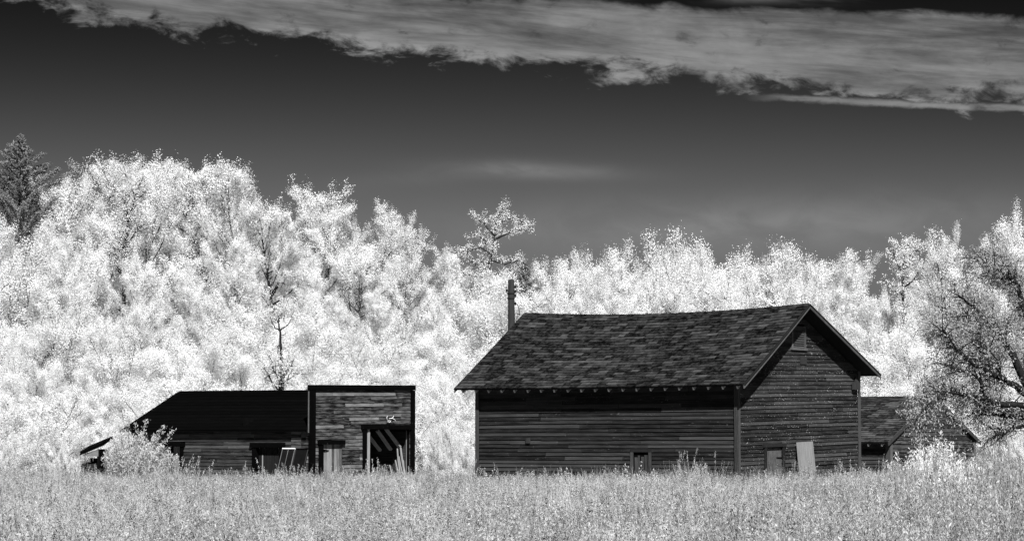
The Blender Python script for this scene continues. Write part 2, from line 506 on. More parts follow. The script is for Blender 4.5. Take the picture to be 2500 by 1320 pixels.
# ------------------------------------------------------------------ the large barn
def build_barn():
    rng = random.Random(11)
    F = Frame(1800, 71.0, 35.0)
    L, W = 9.4, 7.8
    root = empty('barn', F.o, -F.t)
    tag(root, 'large dark weathered clapboard barn with a sagging shingle roof and gable end', 'barn')
    ov = .5
    eave_l, eave_r, ridge_z = 3.30, 3.78, 5.815
    ye, yr = -.50, 8.35
    ry = lambda s: 3.36 + (3.58 - 3.36) * s
    sag = lambda s: .17 * 4 * s * (1 - s)
    def surf_l(s, t):
        x = -L - ov + s * (L + 2 * ov)
        e = Vector((x, ye, eave_l - .03 * 4 * s * (1 - s))); r = Vector((x, ry(s), ridge_z + .02 * (1 - s) - sag(s)))
        return e.lerp(r, t) - Vector((0, 0, .05 * math.sin(math.pi * t) * (.4 + math.sin(math.pi * s))))
    def surf_r(s, t):
        x = -L - ov + s * (L + 2 * ov)
        e = Vector((x, yr, eave_r)); r = Vector((x, ry(s), ridge_z + .02 * (1 - s) - sag(s)))
        return e.lerp(r, t)
    # walls: backing sheets carrying the clapboards
    zl = lambda y: eave_l + (ridge_z - eave_l) * (y - ye) / (3.56 - ye) - .14
    zr = lambda y: eave_r + (ridge_z - eave_r) * (yr - y) / (yr - 3.56) - .14
    top = lambda y: min(zl(y), zr(y))
    lw = MB().box(-L, -.03, .012, .10, -.3, zl(0) - .02).build('long_wall', MT['dark'], root)
    gw = MB()
    ys = [.03, 3.56, W - .03]
    gw.add([(-.10, y, -.3) for y in ys] + [(-.012, y, -.3) for y in ys] + [(-.10, y, top(y)) for y in ys] + [(-.012, y, top(y)) for y in ys],
           [(3, 4, 10, 9), (4, 5, 11, 10), (1, 0, 6, 7), (2, 1, 7, 8), (0, 3, 9, 6), (5, 2, 8, 11), (6, 9, 10, 7), (7, 10, 11, 8), (0, 1, 4, 3), (1, 2, 5, 4)])
    gw = gw.build('gable_wall', MT['dark'], root)
    bw = MB().box(-L, -.1, W - .10, W - .012, -.3, zr(W) - .05).build('back_wall', MT['siding_long'], root)
    lg = MB()
    lg.add([(-L, y, -.3) for y in ys] + [(-L + .09, y, -.3) for y in ys] + [(-L, y, top(y) - .02) for y in ys] + [(-L + .09, y, top(y) - .02) for y in ys],
           [(3, 4, 10, 9), (4, 5, 11, 10), (1, 0, 6, 7), (2, 1, 7, 8), (0, 3, 9, 6), (5, 2, 8, 11), (6, 9, 10, 7), (7, 10, 11, 8)])
    lg.build('far_gable_wall', MT['siding_long'], root)
    # long wall boards
    a = F.hit(1541, 1103, y=0); b = F.hit(1592, 1103, y=0)
    win = (a.x, b.x, a.z)
    ex = .12; z = -.1; k = 0
    while z < zl(0) - .05:
        holes = []
        if z < win[2]: holes.append((win[0], win[1]))
        for x0, x1 in cut_out(split(-L + .09, -.10, 1.3, 3.8, rng), holes):
            clap_y(lw, MT['siding_long'], x0 + .004, x1 - .004, z, z + ex + .02, rng=rng)
        z += ex * rng.uniform(.96, 1.04)
    # gable boards
    d0 = F.hit(1868, 1093, x=0); d1 = F.hit(1907, 1093, x=0)
    v0 = F.hit(1932, 800, x=0); v1 = F.hit(1963, 850, x=0)
    shear = .022
    z = -.25; ex = .118
    def ylim(zz):
        lo, hi = .10, W - .10
        # roof lines cut the board
        for _ in range(400):
            if zz + shear * lo > zl(lo): lo += .02
            else: break
        for _ in range(400):
            if zz + shear * hi > zr(hi): hi -= .02
            else: break
        return lo, hi
    while z < ridge_z - .25:
        lo, hi = ylim(z); lot, hit_ = ylim(z + ex + .018)
        if hi - lo < .15: break
        holes = []
        if z < d0.z - .02: holes.append((d0.y, d1.y))
        if v1.z - .05 < z < v0.z: holes.append((v0.y, v1.y))
        for y0, y1 in cut_out(split(lo, hi, 1.1, 4.0, rng), holes):
            y0t, y1t = (max(y0 + .004, lot), min(y1 - .004, hit_))
            if y1t - y0t < .02: continue
            clap_x(gw, MT['siding'], y0 + .004, y1 - .004, y0t, y1t, z, z + ex + .018, shear, rng=rng)
        z += ex * rng.uniform(.96, 1.04)
    # corner boards
    MB().box(-.06, .071, -.072, -.046, -.2, zl(0) - .06).build('corner_board', MT['trim'], root)
    MB().box(.046, .070, -.045, .075, -.2, zl(0) - .04).build('corner_board', MT['trim'], root)
    MB().box(.046, .068, W - .12, W + .03, -.3, zr(W) + .0).build('corner_board', MT['trim'], root)
    MB().box(-L - .03, -L + .10, -.072, -.046, -.2, zl(0) - .06).build('corner_board', MT['trim'], root)
    # roof
    roof = empty('roof', parent=root)
    def slab(surf, th, nseg):
        m = MB()
        for i in range(nseg):
            s0, s1 = i / nseg, (i + 1) / nseg
            for j in range(4):
                t0, t1 = j / 4, (j + 1) / 4
                q = [surf(s0, t0), surf(s1, t0), surf(s1, t1), surf(s0, t1)]
                dz = Vector((0, 0, th))
                m.hexa([p - dz for p in q] + [p - Vector((0, 0, .006)) for p in q])
        return m
    slab(surf_l, .05, 16).build('roof_deck', MT['soffit'], roof)
    slab(surf_r, .05, 16).build('roof_deck', MT['soffit'], roof)
    sl = (surf_l(.5, 1) - surf_l(.5, 0)).length
    shingle_roof(roof, surf_l, L + 2 * ov, sl, .165, .31, rng, 300, lambda s, t: s - .15 * t, MT['shingle'])
    # far slope: shingle courses (only its edge is seen)
    m = MB(); shs = []
    for i in range(26):
        t0, t1 = i / 26 - .005, min(1, (i + 1.3) / 26)
        for k in range(10):
            q = [surf_r(k / 10, t0), surf_r((k + 1) / 10, t0), surf_r((k + 1) / 10, t1), surf_r(k / 10, t1)]
            up = Vector((0, 0, 1))
            m.hexa([q[1], q[0], q[3], q[2], q[1] + up * .02, q[0] + up * .02, q[3] + up * .004, q[2] + up * .004])
            shs += [rng.random()] * 6
    o = m.build('shingle_field', MT['shingle'], roof, kind='stuff')
    o.data.attributes.new('shade', 'FLOAT', 'FACE').data.foreach_set('value', shs)
    # ridge caps
    for i in range(34):
        s0, s1 = i / 34, (i + 1.25) / 34
        if s1 > 1: s1 = 1
        p0, p1 = surf_l(s0, 1), surf_l(s1, 1)
        g = .03 + .006 * (i % 2)
        a0, a1 = surf_l(s0, .968), surf_l(s1, .968); b0, b1 = surf_r(s0, .968), surf_r(s1, .968)
        up = Vector((0, 0, 1))
        o = MB().add([a0 + up * g, a1 + up * (g - .012), p1 + up * (g - .006), p0 + up * (g + .006), b0 + up * g, b1 + up * (g - .012),
                      a0, a1, b0, b1],
                     [(0, 1, 2, 3), (3, 2, 5, 4), (6, 7, 1, 0), (4, 5, 9, 8), (0, 3, 4, 8, 6), (1, 7, 9, 5, 2)]).build('ridge_cap', MT['shingle'], roof)
        set_shade(o, rng.uniform(0, .6))
    # rafter tails under the eave
    n = 21
    for i in range(n):
        s = (i + .55) / n
        e = surf_l(s, 0); q = surf_l(s, .11)
        e = e + Vector((0, .03, -.095)); q = q + Vector((0, 0, -.095))
        MB().bar(q, e, .05, .095).build('rafter_tail', MT['tail'], roof)
    for i in range(8):
        s = (i + .5) / 8
        e = surf_r(s, 0) + Vector((0, -.25, -.02)); q = surf_r(s, .1) + Vector((0, 0, -.11))
        MB().bar(q, e, .055, .12).build('rafter_tail', MT['soffit'], roof)
    # rake boards at both gables
    for s, sx in ((1.0, 1), (0.0, -1)):
        for surf in (surf_l, surf_r):
            for (w, dz, off, mt) in ((.085, -.085, .022, 'rake'), (.040, -.020, .040, 'trim_dark')):
                m = MB(); nn = 6
                for k in range(nn):
                    p, q = surf(s, k / nn), surf(s, (k + 1) / nn)
                    p = p + Vector((sx * off, 0, dz)); q = q + Vector((sx * off, 0, dz))
                    x0, x1 = p.x - .018, p.x + .018
                    m.hexa([(x0, p.y, p.z - w / 2), (x1, p.y, p.z - w / 2), (x1, q.y, q.z - w / 2), (x0, q.y, q.z - w / 2),
                            (x0, p.y, p.z + w / 2), (x1, p.y, p.z + w / 2), (x1, q.y, q.z + w / 2), (x0, q.y, q.z + w / 2)])
                m.build('rake_board' if w > .1 else 'rake_moulding', MT[mt], roof)
    # gable vent with slats
    vent = MB().box(-.05, -.02, v0.y, v1.y, v1.z, v0.z).build('gable_vent', MT['dark'], root)
    y0, y1, z0, z1 = v0.y, v1.y, v1.z, v0.z
    ns = 9
    for i in range(ns):
        zz = z0 + (i + .35) * (z1 - z0) / ns
        board([(-.01, y0 + .03, zz + .05), (.028, y0 + .03, zz - .012), (.028, y1 - .03, zz - .012), (-.01, y1 - .03, zz + .05),
               (-.01, y0 + .03, zz + .062), (.028, y0 + .03, zz), (.028, y1 - .03, zz), (-.01, y1 - .03, zz + .062)], 'slat', MT['trim'], vent)
    MB().box(.0, .05, y0 - .05, y0 + .03, z0, z1).build('vent_frame', MT['rake'], vent)
    MB().box(.0, .05, y1 - .03, y1 + .05, z0, z1).build('vent_frame', MT['rake'], vent)
    MB().box(.0, .048, y0 - .05, y1 + .05, z1, z1 + .07).build('vent_frame', MT['trim'], vent)
    MB().box(.0, .075, y0 - .12, y1 + .12, z0 - .07, z0).build('vent_sill', MT['rake'], vent)
    # square patch under the vent, patch on the long wall, boxes on the far corner
    a, b = F.hit(1953, 869, x=.03), F.hit(1968, 889, x=.03)
    MB().box(.030, .062, a.y, b.y, b.z, a.z).build('patch', plain('grey_patch', .03), root)
    a, b = F.hit(1285, 1068, y=-.03), F.hit(1295, 1081, y=-.03)
    MB().box(a.x, b.x, -.075, -.030, b.z, a.z).build('patch', MT['trim'], root)
    a, b = F.hit(2082, 933, x=.05), F.hit(2094, 951, x=.05)
    MB().box(.07, .17, a.y - .1, b.y - .06, b.z, a.z).build('meter_box', MT['pole'], root)
    MB().hexa([(.056, a.y + .1, a.z + .003), (.12, a.y + .1, a.z + .003), (.12, b.y, a.z + .003), (.056, b.y, a.z + .003),
               (.056, a.y + .12, a.z + .2), (.09, a.y + .12, a.z + .2), (.09, b.y - .1, a.z + .2), (.056, b.y - .1, a.z + .2)]).build('meter_hood', MT['trim'], root)
    # low window in the long wall
    w = MB().box(win[0], win[1], .0, .01, .1, win[2]).build('low_window', MT['dark'], root)
    MB().box(win[0], win[1], -.060, -.034, win[2] + .003, win[2] + .10).build('frame', MT['trim_dark'], w)
    for x in (win[0], win[1] - .1):
        MB().box(x, x + .1, -.058, -.034, .0, win[2]).build('frame', MT['trim'], w)
    for i in range(4):
        x = win[0] + .14 + i * (win[1] - win[0] - .28) / 4
        MB().box(x, x + .06 + .05 * rng.random(), -.03, -.012, .0, win[2] - .08 - .1 * rng.random()).build('slat', MT['trim'], w)
    # low boarded door in the gable
    w = MB().box(-.02, .004, d0.y, d1.y, .0, d0.z).build('boarded_door', MT['ply_dark'], root)
    s = shear * d0.y
    MB().box(.036, .072, d0.y - .13, d0.y + .0, -.1, d0.z + .02).build('frame', MT['trim_dark'], w)
    MB().box(.036, .072, d1.y, d1.y + .13, -.1, d0.z + .04).build('frame', MT['trim_dark'], w)
    board([(.036, d0.y - .2, d0.z + .02), (.085, d0.y - .2, d0.z + .02), (.085, d1.y + .2, d0.z + .045), (.036, d1.y + .2, d0.z + .045),
           (.036, d0.y - .2, d0.z + .12), (.085, d0.y - .2, d0.z + .12), (.085, d1.y + .2, d0.z + .145), (.036, d1.y + .2, d0.z + .145)], 'frame', MT['trim_dark'], w)
    hz = F.hit(1900, 1116, x=.02)
    MB().box(.006, .03, hz.y - .1, d1.y, hz.z - .012, hz.z + .012).build('latch', MT['black'], w)
    # plywood sheet leaning on the gable
    a, b = F.hit(1946, 1079, x=.12), F.hit(1985, 1077, x=.12)
    pl = empty('plywood_sheet', F.o + Matrix.Rotation(-F.t, 3, 'Z') @ Vector((.22, (a.y + b.y) / 2, 0)), -F.t)
    w2 = (b.y - a.y) / 2
    MB().hexa([(.02, -w2, -.05), (.045, -w2, -.05), (.045, w2 + .05, -.05), (.02, w2 + .05, -.05),
               (-.13, -w2, a.z), (-.105, -w2, a.z), (-.105, w2, a.z + .03), (-.13, w2, a.z + .03)]).build('sheet', MT['ply'], pl)
    tag(pl, 'pale plywood sheet leaning upright against the barn gable', 'board')


build_barn()


# ------------------------------------------------------------------ the shed with the false front
def build_false_front():
    rng = random.Random(5)
    F = Frame(760, 85.0, 34.5)
    root = empty('false_front_shed', F.o, -F.t)
    tag(root, 'low black-roofed shed with a square board false front and open bay', 'shed')
    L, W = 8.6, 5.77
    xf = .14                                    # face of the false front
    TOPL, TOPR = 3.60, 3.70
    top = lambda y: TOPL + (TOPR - TOPL) * y / W
    # openings in the false front
    dl, dr = F.hit(787, 1080, x=xf), F.hit(835, 1080, x=xf)
    ol, orr = F.hit(893, 1047, x=xf), F.hit(1001, 1047, x=xf)
    door = (dl.y, dr.y, dl.z); bay = (ol.y, min(orr.y, W - .22), ol.z)
    ff = empty('false_front', parent=root)
    m = MB()
    ycuts = [0, door[0], door[1], bay[0], bay[1], W]
    for i in range(5):
        z0 = {1: door[2], 3: bay[2]}.get(i, -.3)
        y0, y1 = ycuts[i], ycuts[i + 1]
        m.hexa([(.02, y0, z0), (xf - .012, y0, z0), (xf - .012, y1, z0), (.02, y1, z0), (.02, y0, top(y0) - .03), (xf - .012, y0, top(y0) - .03), (xf - .012, y1, top(y1) - .03), (.02, y1, top(y1) - .03)])
    m.build('front_backing', MT['dark'], ff)
    z = -.1; ex = .128; sh = (TOPR - TOPL) / W
    while z + ex < TOPL - .05:
        holes = []
        if z < door[2] - .03: holes.append((door[0], door[1]))
        if z < bay[2] - .03: holes.append((bay[0], bay[1]))
        for y0, y1 in cut_out(split(.05, W - .05, 1.1, 2.6, rng), holes):
            clap_x(ff, MT['facade'], y0 + .003, y1 - .003, y0 + .003, y1 - .003, z, z + ex + .012, sh, x=xf, t=.024, rng=rng)
        z += ex * rng.uniform(.97, 1.03)
    # black border
    x0, x1 = xf + .038, xf + .070
    board([(-.02, -.20, TOPL - .16), (x1 + .01, -.20, TOPL - .16), (x1 + .01, W + .04, TOPR - .16), (-.02, W + .04, TOPR - .16),
           (-.02, -.20, TOPL + .02), (x1 + .01, -.20, TOPL + .02), (x1 + .01, W + .04, TOPR + .02), (-.02, W + .04, TOPR + .02)], 'border_board', MT['black'], ff)
    MB().box(.06, x1, -.19, -.01, -.2, TOPL - .163).build('border_board', MT['black'], ff)
    MB().box(.06, x1, W - .20, W + .03, -.2, TOPR - .170).build('border_board', MT['black'], ff)
    MB().box(-.02, .056, -.17, -.02, 1.95, TOPL - .163).build('edge_board', MT['rake'], ff)
    # bay: heads, jambs and pale posts
    MB().box(x0 - .02, x1 + .02, bay[0] - .32, W - .203, bay[2] + .0, bay[2] + .17).build('bay_head', MT['black'], ff)
    MB().box(x0 - .02, x1, bay[0] - .22, bay[0] - .003, -.2, bay[2] - .003).build('bay_jamb', MT['black'], ff)
    MB().box(x0 - .02, x1, bay[1] + .003, W - .206, -.2, bay[2] - .003).build('bay_jamb', MT['black'], ff)
    p = F.hit(897, 1100, x=.08)
    MB().box(.06, .15, p.y - .06, p.y + .06, -.2, bay[2] - .002).build('bay_post', MT['pale'], ff)
    p = F.hit(997, 1100, x=.0)
    MB().box(-.06, .04, p.y - .07, p.y + .07, -.2, bay[2] - .03).build('bay_post', MT['pale'], ff)
    # plank door
    dr_o = empty('plank_door', parent=root)
    n = 8; ww = (door[1] - door[0]) / n
    for i in range(n):
        y0 = door[0] + i * ww
        MB().box(xf - .05 + .008 * rng.random(), xf - .02 + .012 * rng.random(), y0 + .006, y0 + ww - .006, -.2, door[2] - .02 - .03 * rng.random()).build('plank', MT[('plank', 'plank', 'pale', 'pale', 'ply_dark', 'pale', 'plank', 'ply_dark')[i]], dr_o)
    MB().box(x0 - .02, x1 + .03, door[0] - .30, door[1] + .08, door[2] - .06, door[2] + .10).build('door_head', MT['black'], dr_o)
    MB().box(x0 - .02, x1, door[0] - .24, door[0] - .004, -.2, door[2] - .063).build('door_jamb', MT['black'], dr_o)
    hz = F.hit(790, 1099, x=xf)
    board([(xf - .004, door[0] + .0, hz.z - .05), (xf + .012, door[0], hz.z - .05), (xf + .012, door[0] + .36, hz.z - .008), (xf - .004, door[0] + .36, hz.z - .008),
           (xf - .004, door[0], hz.z + .05), (xf + .012, door[0], hz.z + .05), (xf + .012, door[0] + .36, hz.z + .012), (xf - .004, door[0] + .36, hz.z + .012)], 'hinge_strap', MT['black'], dr_o)
    # inside of the bay
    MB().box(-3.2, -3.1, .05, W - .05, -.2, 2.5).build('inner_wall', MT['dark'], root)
    for x, pa, pb in ((-.25, (942, 1046), (976, 1091)), (-.5, (921, 1050), (954, 1097)), (-.75, (902, 1066), (928, 1099))):
        a, b = F.hit(pa[0], pa[1], x=x), F.hit(pb[0], pb[1], x=x)
        MB().bar(a, b, .08, .12, up=(1, 0, 0)).build('brace', MT['brace_lit'], root)
    # long wall with two windows
    ezl = 2.02
    w1a, w1b = F.hit(383, 1088, y=-.02), F.hit(446, 1088, y=-.02)
    w2a, w2b = F.hit(620, 1090, y=-.02), F.hit(690, 1090, y=-.02)
    lw = MB()
    xc = [-L, w1a.x, w1b.x, w2a.x, w2b.x, -.0]
    for i in range(5):
        z1 = {1: (w1a.z, ezl), 3: (w2a.z, ezl)}.get(i, (-.3, ezl))
        lw.box(xc[i], xc[i + 1], .012, .09, z1[0], z1[1])
    lw = lw.build('long_wall', MT['dark'], root)
    z = -.1; ex = .125
    while z < ezl - .02:
        holes = []
        if z < w1a.z - .03: holes.append((w1a.x, w1b.x))
        if z < w2a.z - .03: holes.append((w2a.x, w2b.x))
        cuts = split(-L + .02, -.9, 1.6, 3.4, rng) + [(-.9, -.45), (-.45, -.03)]
        for x0_, x1_ in cut_out(cuts, holes):
            clap_y(lw, MT['facade'] if x0_ > -1.0 else MT['shedwall'], x0_ + .003, x1_ - .003, z, z + ex + .014, rng=rng, t=.024)
        z += ex * rng.uniform(.97, 1.03)
    for (a, b, kind) in ((w1a, w1b, 0), (w2a, w2b, 1)):
        w = MB().box(a.x, b.x, .20, .22, -.1, a.z).build('window', MT['dark'], root)
        MB().box(a.x - .14, b.x + .14, -.10, -.033, a.z - .02, a.z + .15).build('window_head', MT['black'], w)
        MB().box(a.x - .05, a.x + .12, -.07, .19, -.1, a.z - .023).build('window_jamb', MT['black'], w)
        MB().box(b.x - .10, b.x + .05, -.07, .19, -.1, a.z - .023).build('window_jamb', MT['black'], w)
        xm = (a.x + b.x) / 2
        if kind == 0:
            MB().box(xm - .05, xm + .05, .0, .12, -.1, a.z - .03).build('mullion', MT['black'], w)
            for (p, q) in ((a.x + .14, xm - .06), (xm + .06, b.x - .12)):
                k = 2; d = (q - p) / k
                for i in range(k):
                    MB().box(p + i * d + .008, p + (i + 1) * d - .012, .12, .14, -.1, a.z - .02).build('shutter_board', MT['ply'], w)
        else:
            k = 9; d = (b.x - a.x - .22) / k
            for i in range(k):
                MB().box(a.x + .12 + i * d + .01, a.x + .12 + (i + 1) * d - .01, .10, .13 + .02 * (i % 2), -.1, a.z - .02).build('shutter_board', MT['trim_dark'], w)
            MB().box(a.x + .36, a.x + .39, .0, .03, -.1, a.z - .3).build('slat', MT['pale'], w)
    # back and far end walls
    MB().box(-L, .02, W - .1, W, -.3, 2.0).build('back_wall', MT['shedwall'], root)
    ridge_y, ridge_z = 3.0, 3.50
    MB().add([(-L, .1, -.3), (-L, W - .1, -.3), (-L, W - .1, 1.9), (-L, 3.0, 3.35), (-L, .1, 1.9), (-L + .08, .1, -.3), (-L + .08, W - .1, -.3), (-L + .08, W - .1, 1.9), (-L + .08, 3.0, 3.35), (-L + .08, .1, 1.9)],
             [(4, 3, 2, 1, 0), (5, 6, 7, 8, 9), (0, 1, 6, 5), (1, 2, 7, 6), (2, 3, 8, 7), (3, 4, 9, 8), (4, 0, 5, 9)]).build('end_wall', MT['shedwall'], root)
    # roof of black roofing laid in strips
    roof = empty('roof', parent=root)
    ye = -.22; ez = 2.05
    xl = -L - .35
    def sf(x, t):
        s = (x - xl) / -xl
        return Vector((x, ye + (ridge_y - ye) * t, (ez + .04 * s * (1 - s)) + (ridge_z + .07 * (1 - s) - ez) * t))
    ns = 13
    for i in range(ns):
        t0, t1 = i / ns - .006, min(1.0, (i + 1.1) / ns)
        m = MB(); k = 8
        for j in range(k):
            xa, xb = xl + (-xl - .022) * j / k, xl + (-xl - .022) * (j + 1) / k
            up = Vector((0, -.35, 1)).normalized()
            g = .016 + .004 * rng.random()
            m.hexa([sf(xa, t0), sf(xb, t0), sf(xb, t1), sf(xa, t1), sf(xa, t0) + up * g, sf(xb, t0) + up * g, sf(xb, t1) + up * .004, sf(xa, t1) + up * .004])
        m.build('roofing_strip', MT['roofing'], roof)
    dz = Vector((0, 0, -.004)); d2 = Vector((0, 0, -.06))
    MB().hexa([sf(xl, 0) + d2, sf(-.03, 0) + d2, sf(-.03, 1) + d2, sf(xl, 1) + d2, sf(xl, 0) + dz, sf(-.03, 0) + dz, sf(-.03, 1) + dz, sf(xl, 1) + dz]).build('roof_deck', MT['soffit'], roof)
    MB().hexa([(xl, W + .3, ez - .06), (xl, ridge_y + .002, ridge_z), (-.03, ridge_y + .002, ridge_z - .07), (-.03, W + .3, ez - .06),
               (xl, W + .3, ez), (xl, ridge_y + .002, ridge_z + .07), (-.03, ridge_y + .002, ridge_z), (-.03, W + .3, ez)]).build('roof_deck', MT['roofing'], roof)
    MB().box(xl, -.03, ye - .02, ye + .01, ez - .06, ez - .008).build('fascia', MT['black'], roof)

    rot = Matrix.Rotation(-F.t, 3, 'Z')
    W3 = lambda p: F.o + rot @ Vector(p)
    # antlers over the bay
    def at(px, py): return F.hit(px, py, x=xf + .06)
    c = at(951, 1022)
    an = empty('antlers', W3((xf + .06, c.y, c.z)), -F.t)
    tag(an, 'bleached white antlers hung on the board front above the open bay', 'antlers')
    def rel(px, py, dx=0.0):
        q = at(px, py); return (dx, q.y - c.y, q.z - c.z)
    m = MB()
    m.tube([rel(947.5, 1030, -.02), rel(944, 1028, .03), rel(941, 1024, .08), rel(939, 1019, .10), rel(940.5, 1014, .10)], [0.0120, 0.0132, 0.0132, 0.0108, 0.0048])
    m.tube([rel(944, 1028, .03), rel(946, 1025, .06)], [0.0108, 0.0048]); m.tube([rel(948, 1030, 0), rel(949, 1024, .04)], [0.0108, 0.0048])
    m.build('antler', MT['antler'], an, smooth=True)
    m = MB()
    m.tube([rel(947.5, 1030, -.02), rel(951, 1030, .02), rel(953, 1025, .03)], [0.0120, 0.0108, 0.0048])
    m.tube([rel(951, 1021, -.02), rel(956, 1020, .04), rel(960, 1024, .08), rel(964, 1031, .08)], [0.0108, 0.0132, 0.0108, 0.0048])
    m.tube([rel(955, 1020.5, .03), rel(957, 1017, .06), rel(958.5, 1014, .06)], [0.0108, 0.0090, 0.0048])
    m.build('antler', MT['antler'], an, smooth=True)

    # two framed panels leaning on the long wall
    def panel(px0, px1, pyt, cells, label, mid):
        a, b = F.hit(px0, pyt, y=-.10), F.hit(px1, pyt, y=-.10)
        wd = b.x - a.x; h = a.z - .25; lean = .40
        o = empty('framed_panel', W3((a.x, -.10 - lean, 0.25)), -F.t)
        tag(o, label, 'panel')
        f = lambda u, v, d=0.0: Vector((u * wd, v * lean - d * .93, v * h - d * .0 + d * .36))
        def strip(u0, u1, v0, v1, d0, d1, name, mat, par):
            return MB().hexa([f(u0, v0, d0), f(u1, v0, d0), f(u1, v1, d0), f(u0, v1, d0), f(u0, v0, d1), f(u1, v0, d1), f(u1, v1, d1), f(u0, v1, d1)]).build(name, mat, par)
        g = strip(.0, 1, .0, 1, .0, .02, 'glass', MT['cell'], o)
        fm = MT['metal'] if cells else MT['pole']
        strip(-.01, .018, 0, 1, .0, .035, 'frame', fm, o); strip(.982, 1.01, 0, 1, .0, .035, 'frame', fm, o)
        strip(-.01, 1.01, .986, 1.02, -.01, .045, 'frame', MT['white'] if cells else MT['black'], o)
        strip(-.01, 1.01, -.03, .015, -.01, .04, 'frame', MT['white'] if cells else MT['black'], o)
        if mid:
            strip(.47, .50, .016, .984, .0, .032, 'mullion', fm, o)
        if cells:
            for i in range(1, 16):
                strip(.02, .98, i / 16 - .004, i / 16 + .004, .020, .024, 'cell_line', MT['iron'], g)
    panel(691, 721, 1095, True, 'framed dark panel with bright rim and fine grid leaning on shed wall', True)
    panel(724, 753, 1096, False, 'plain black panel leaning on the shed wall beside the false front', False)

    # sticks standing in the bay
    for i, (px, pt, hgt, lean, r) in enumerate(((965, 1122, 0, .02, .03), (970, 1094, 0, -.02, .035), (974, 1113, 0, .05, .03), (978, 1092, 0, .02, .045), (985, 1120, 0, -.12, .028), (983, 1125, 0, -.03, .02), (951, 1134, 0, .02, .03))):
        q = F.hit(px, pt, x=-.05 - .05 * i)
        o = empty('wood_pole', W3((q.x, q.y + lean * 1.5, 0)), -F.t)
        zt = q.z
        pts = [(0.22, 0, -.05), (.16, -lean * .6 + rng.uniform(-.03, .03), zt * .35), (.06, -lean + rng.uniform(-.03, .03), zt * .7), (0, -lean * 1.5, zt)]
        MB().tube(pts, [r, r * .95, r * .9, r * .8], 7).build('shaft', MT['pale'], o)
        tag(o, 'pale wooden pole standing upright in the open bay of the shed', 'pole', 'poles standing in the open bay')


build_false_front()


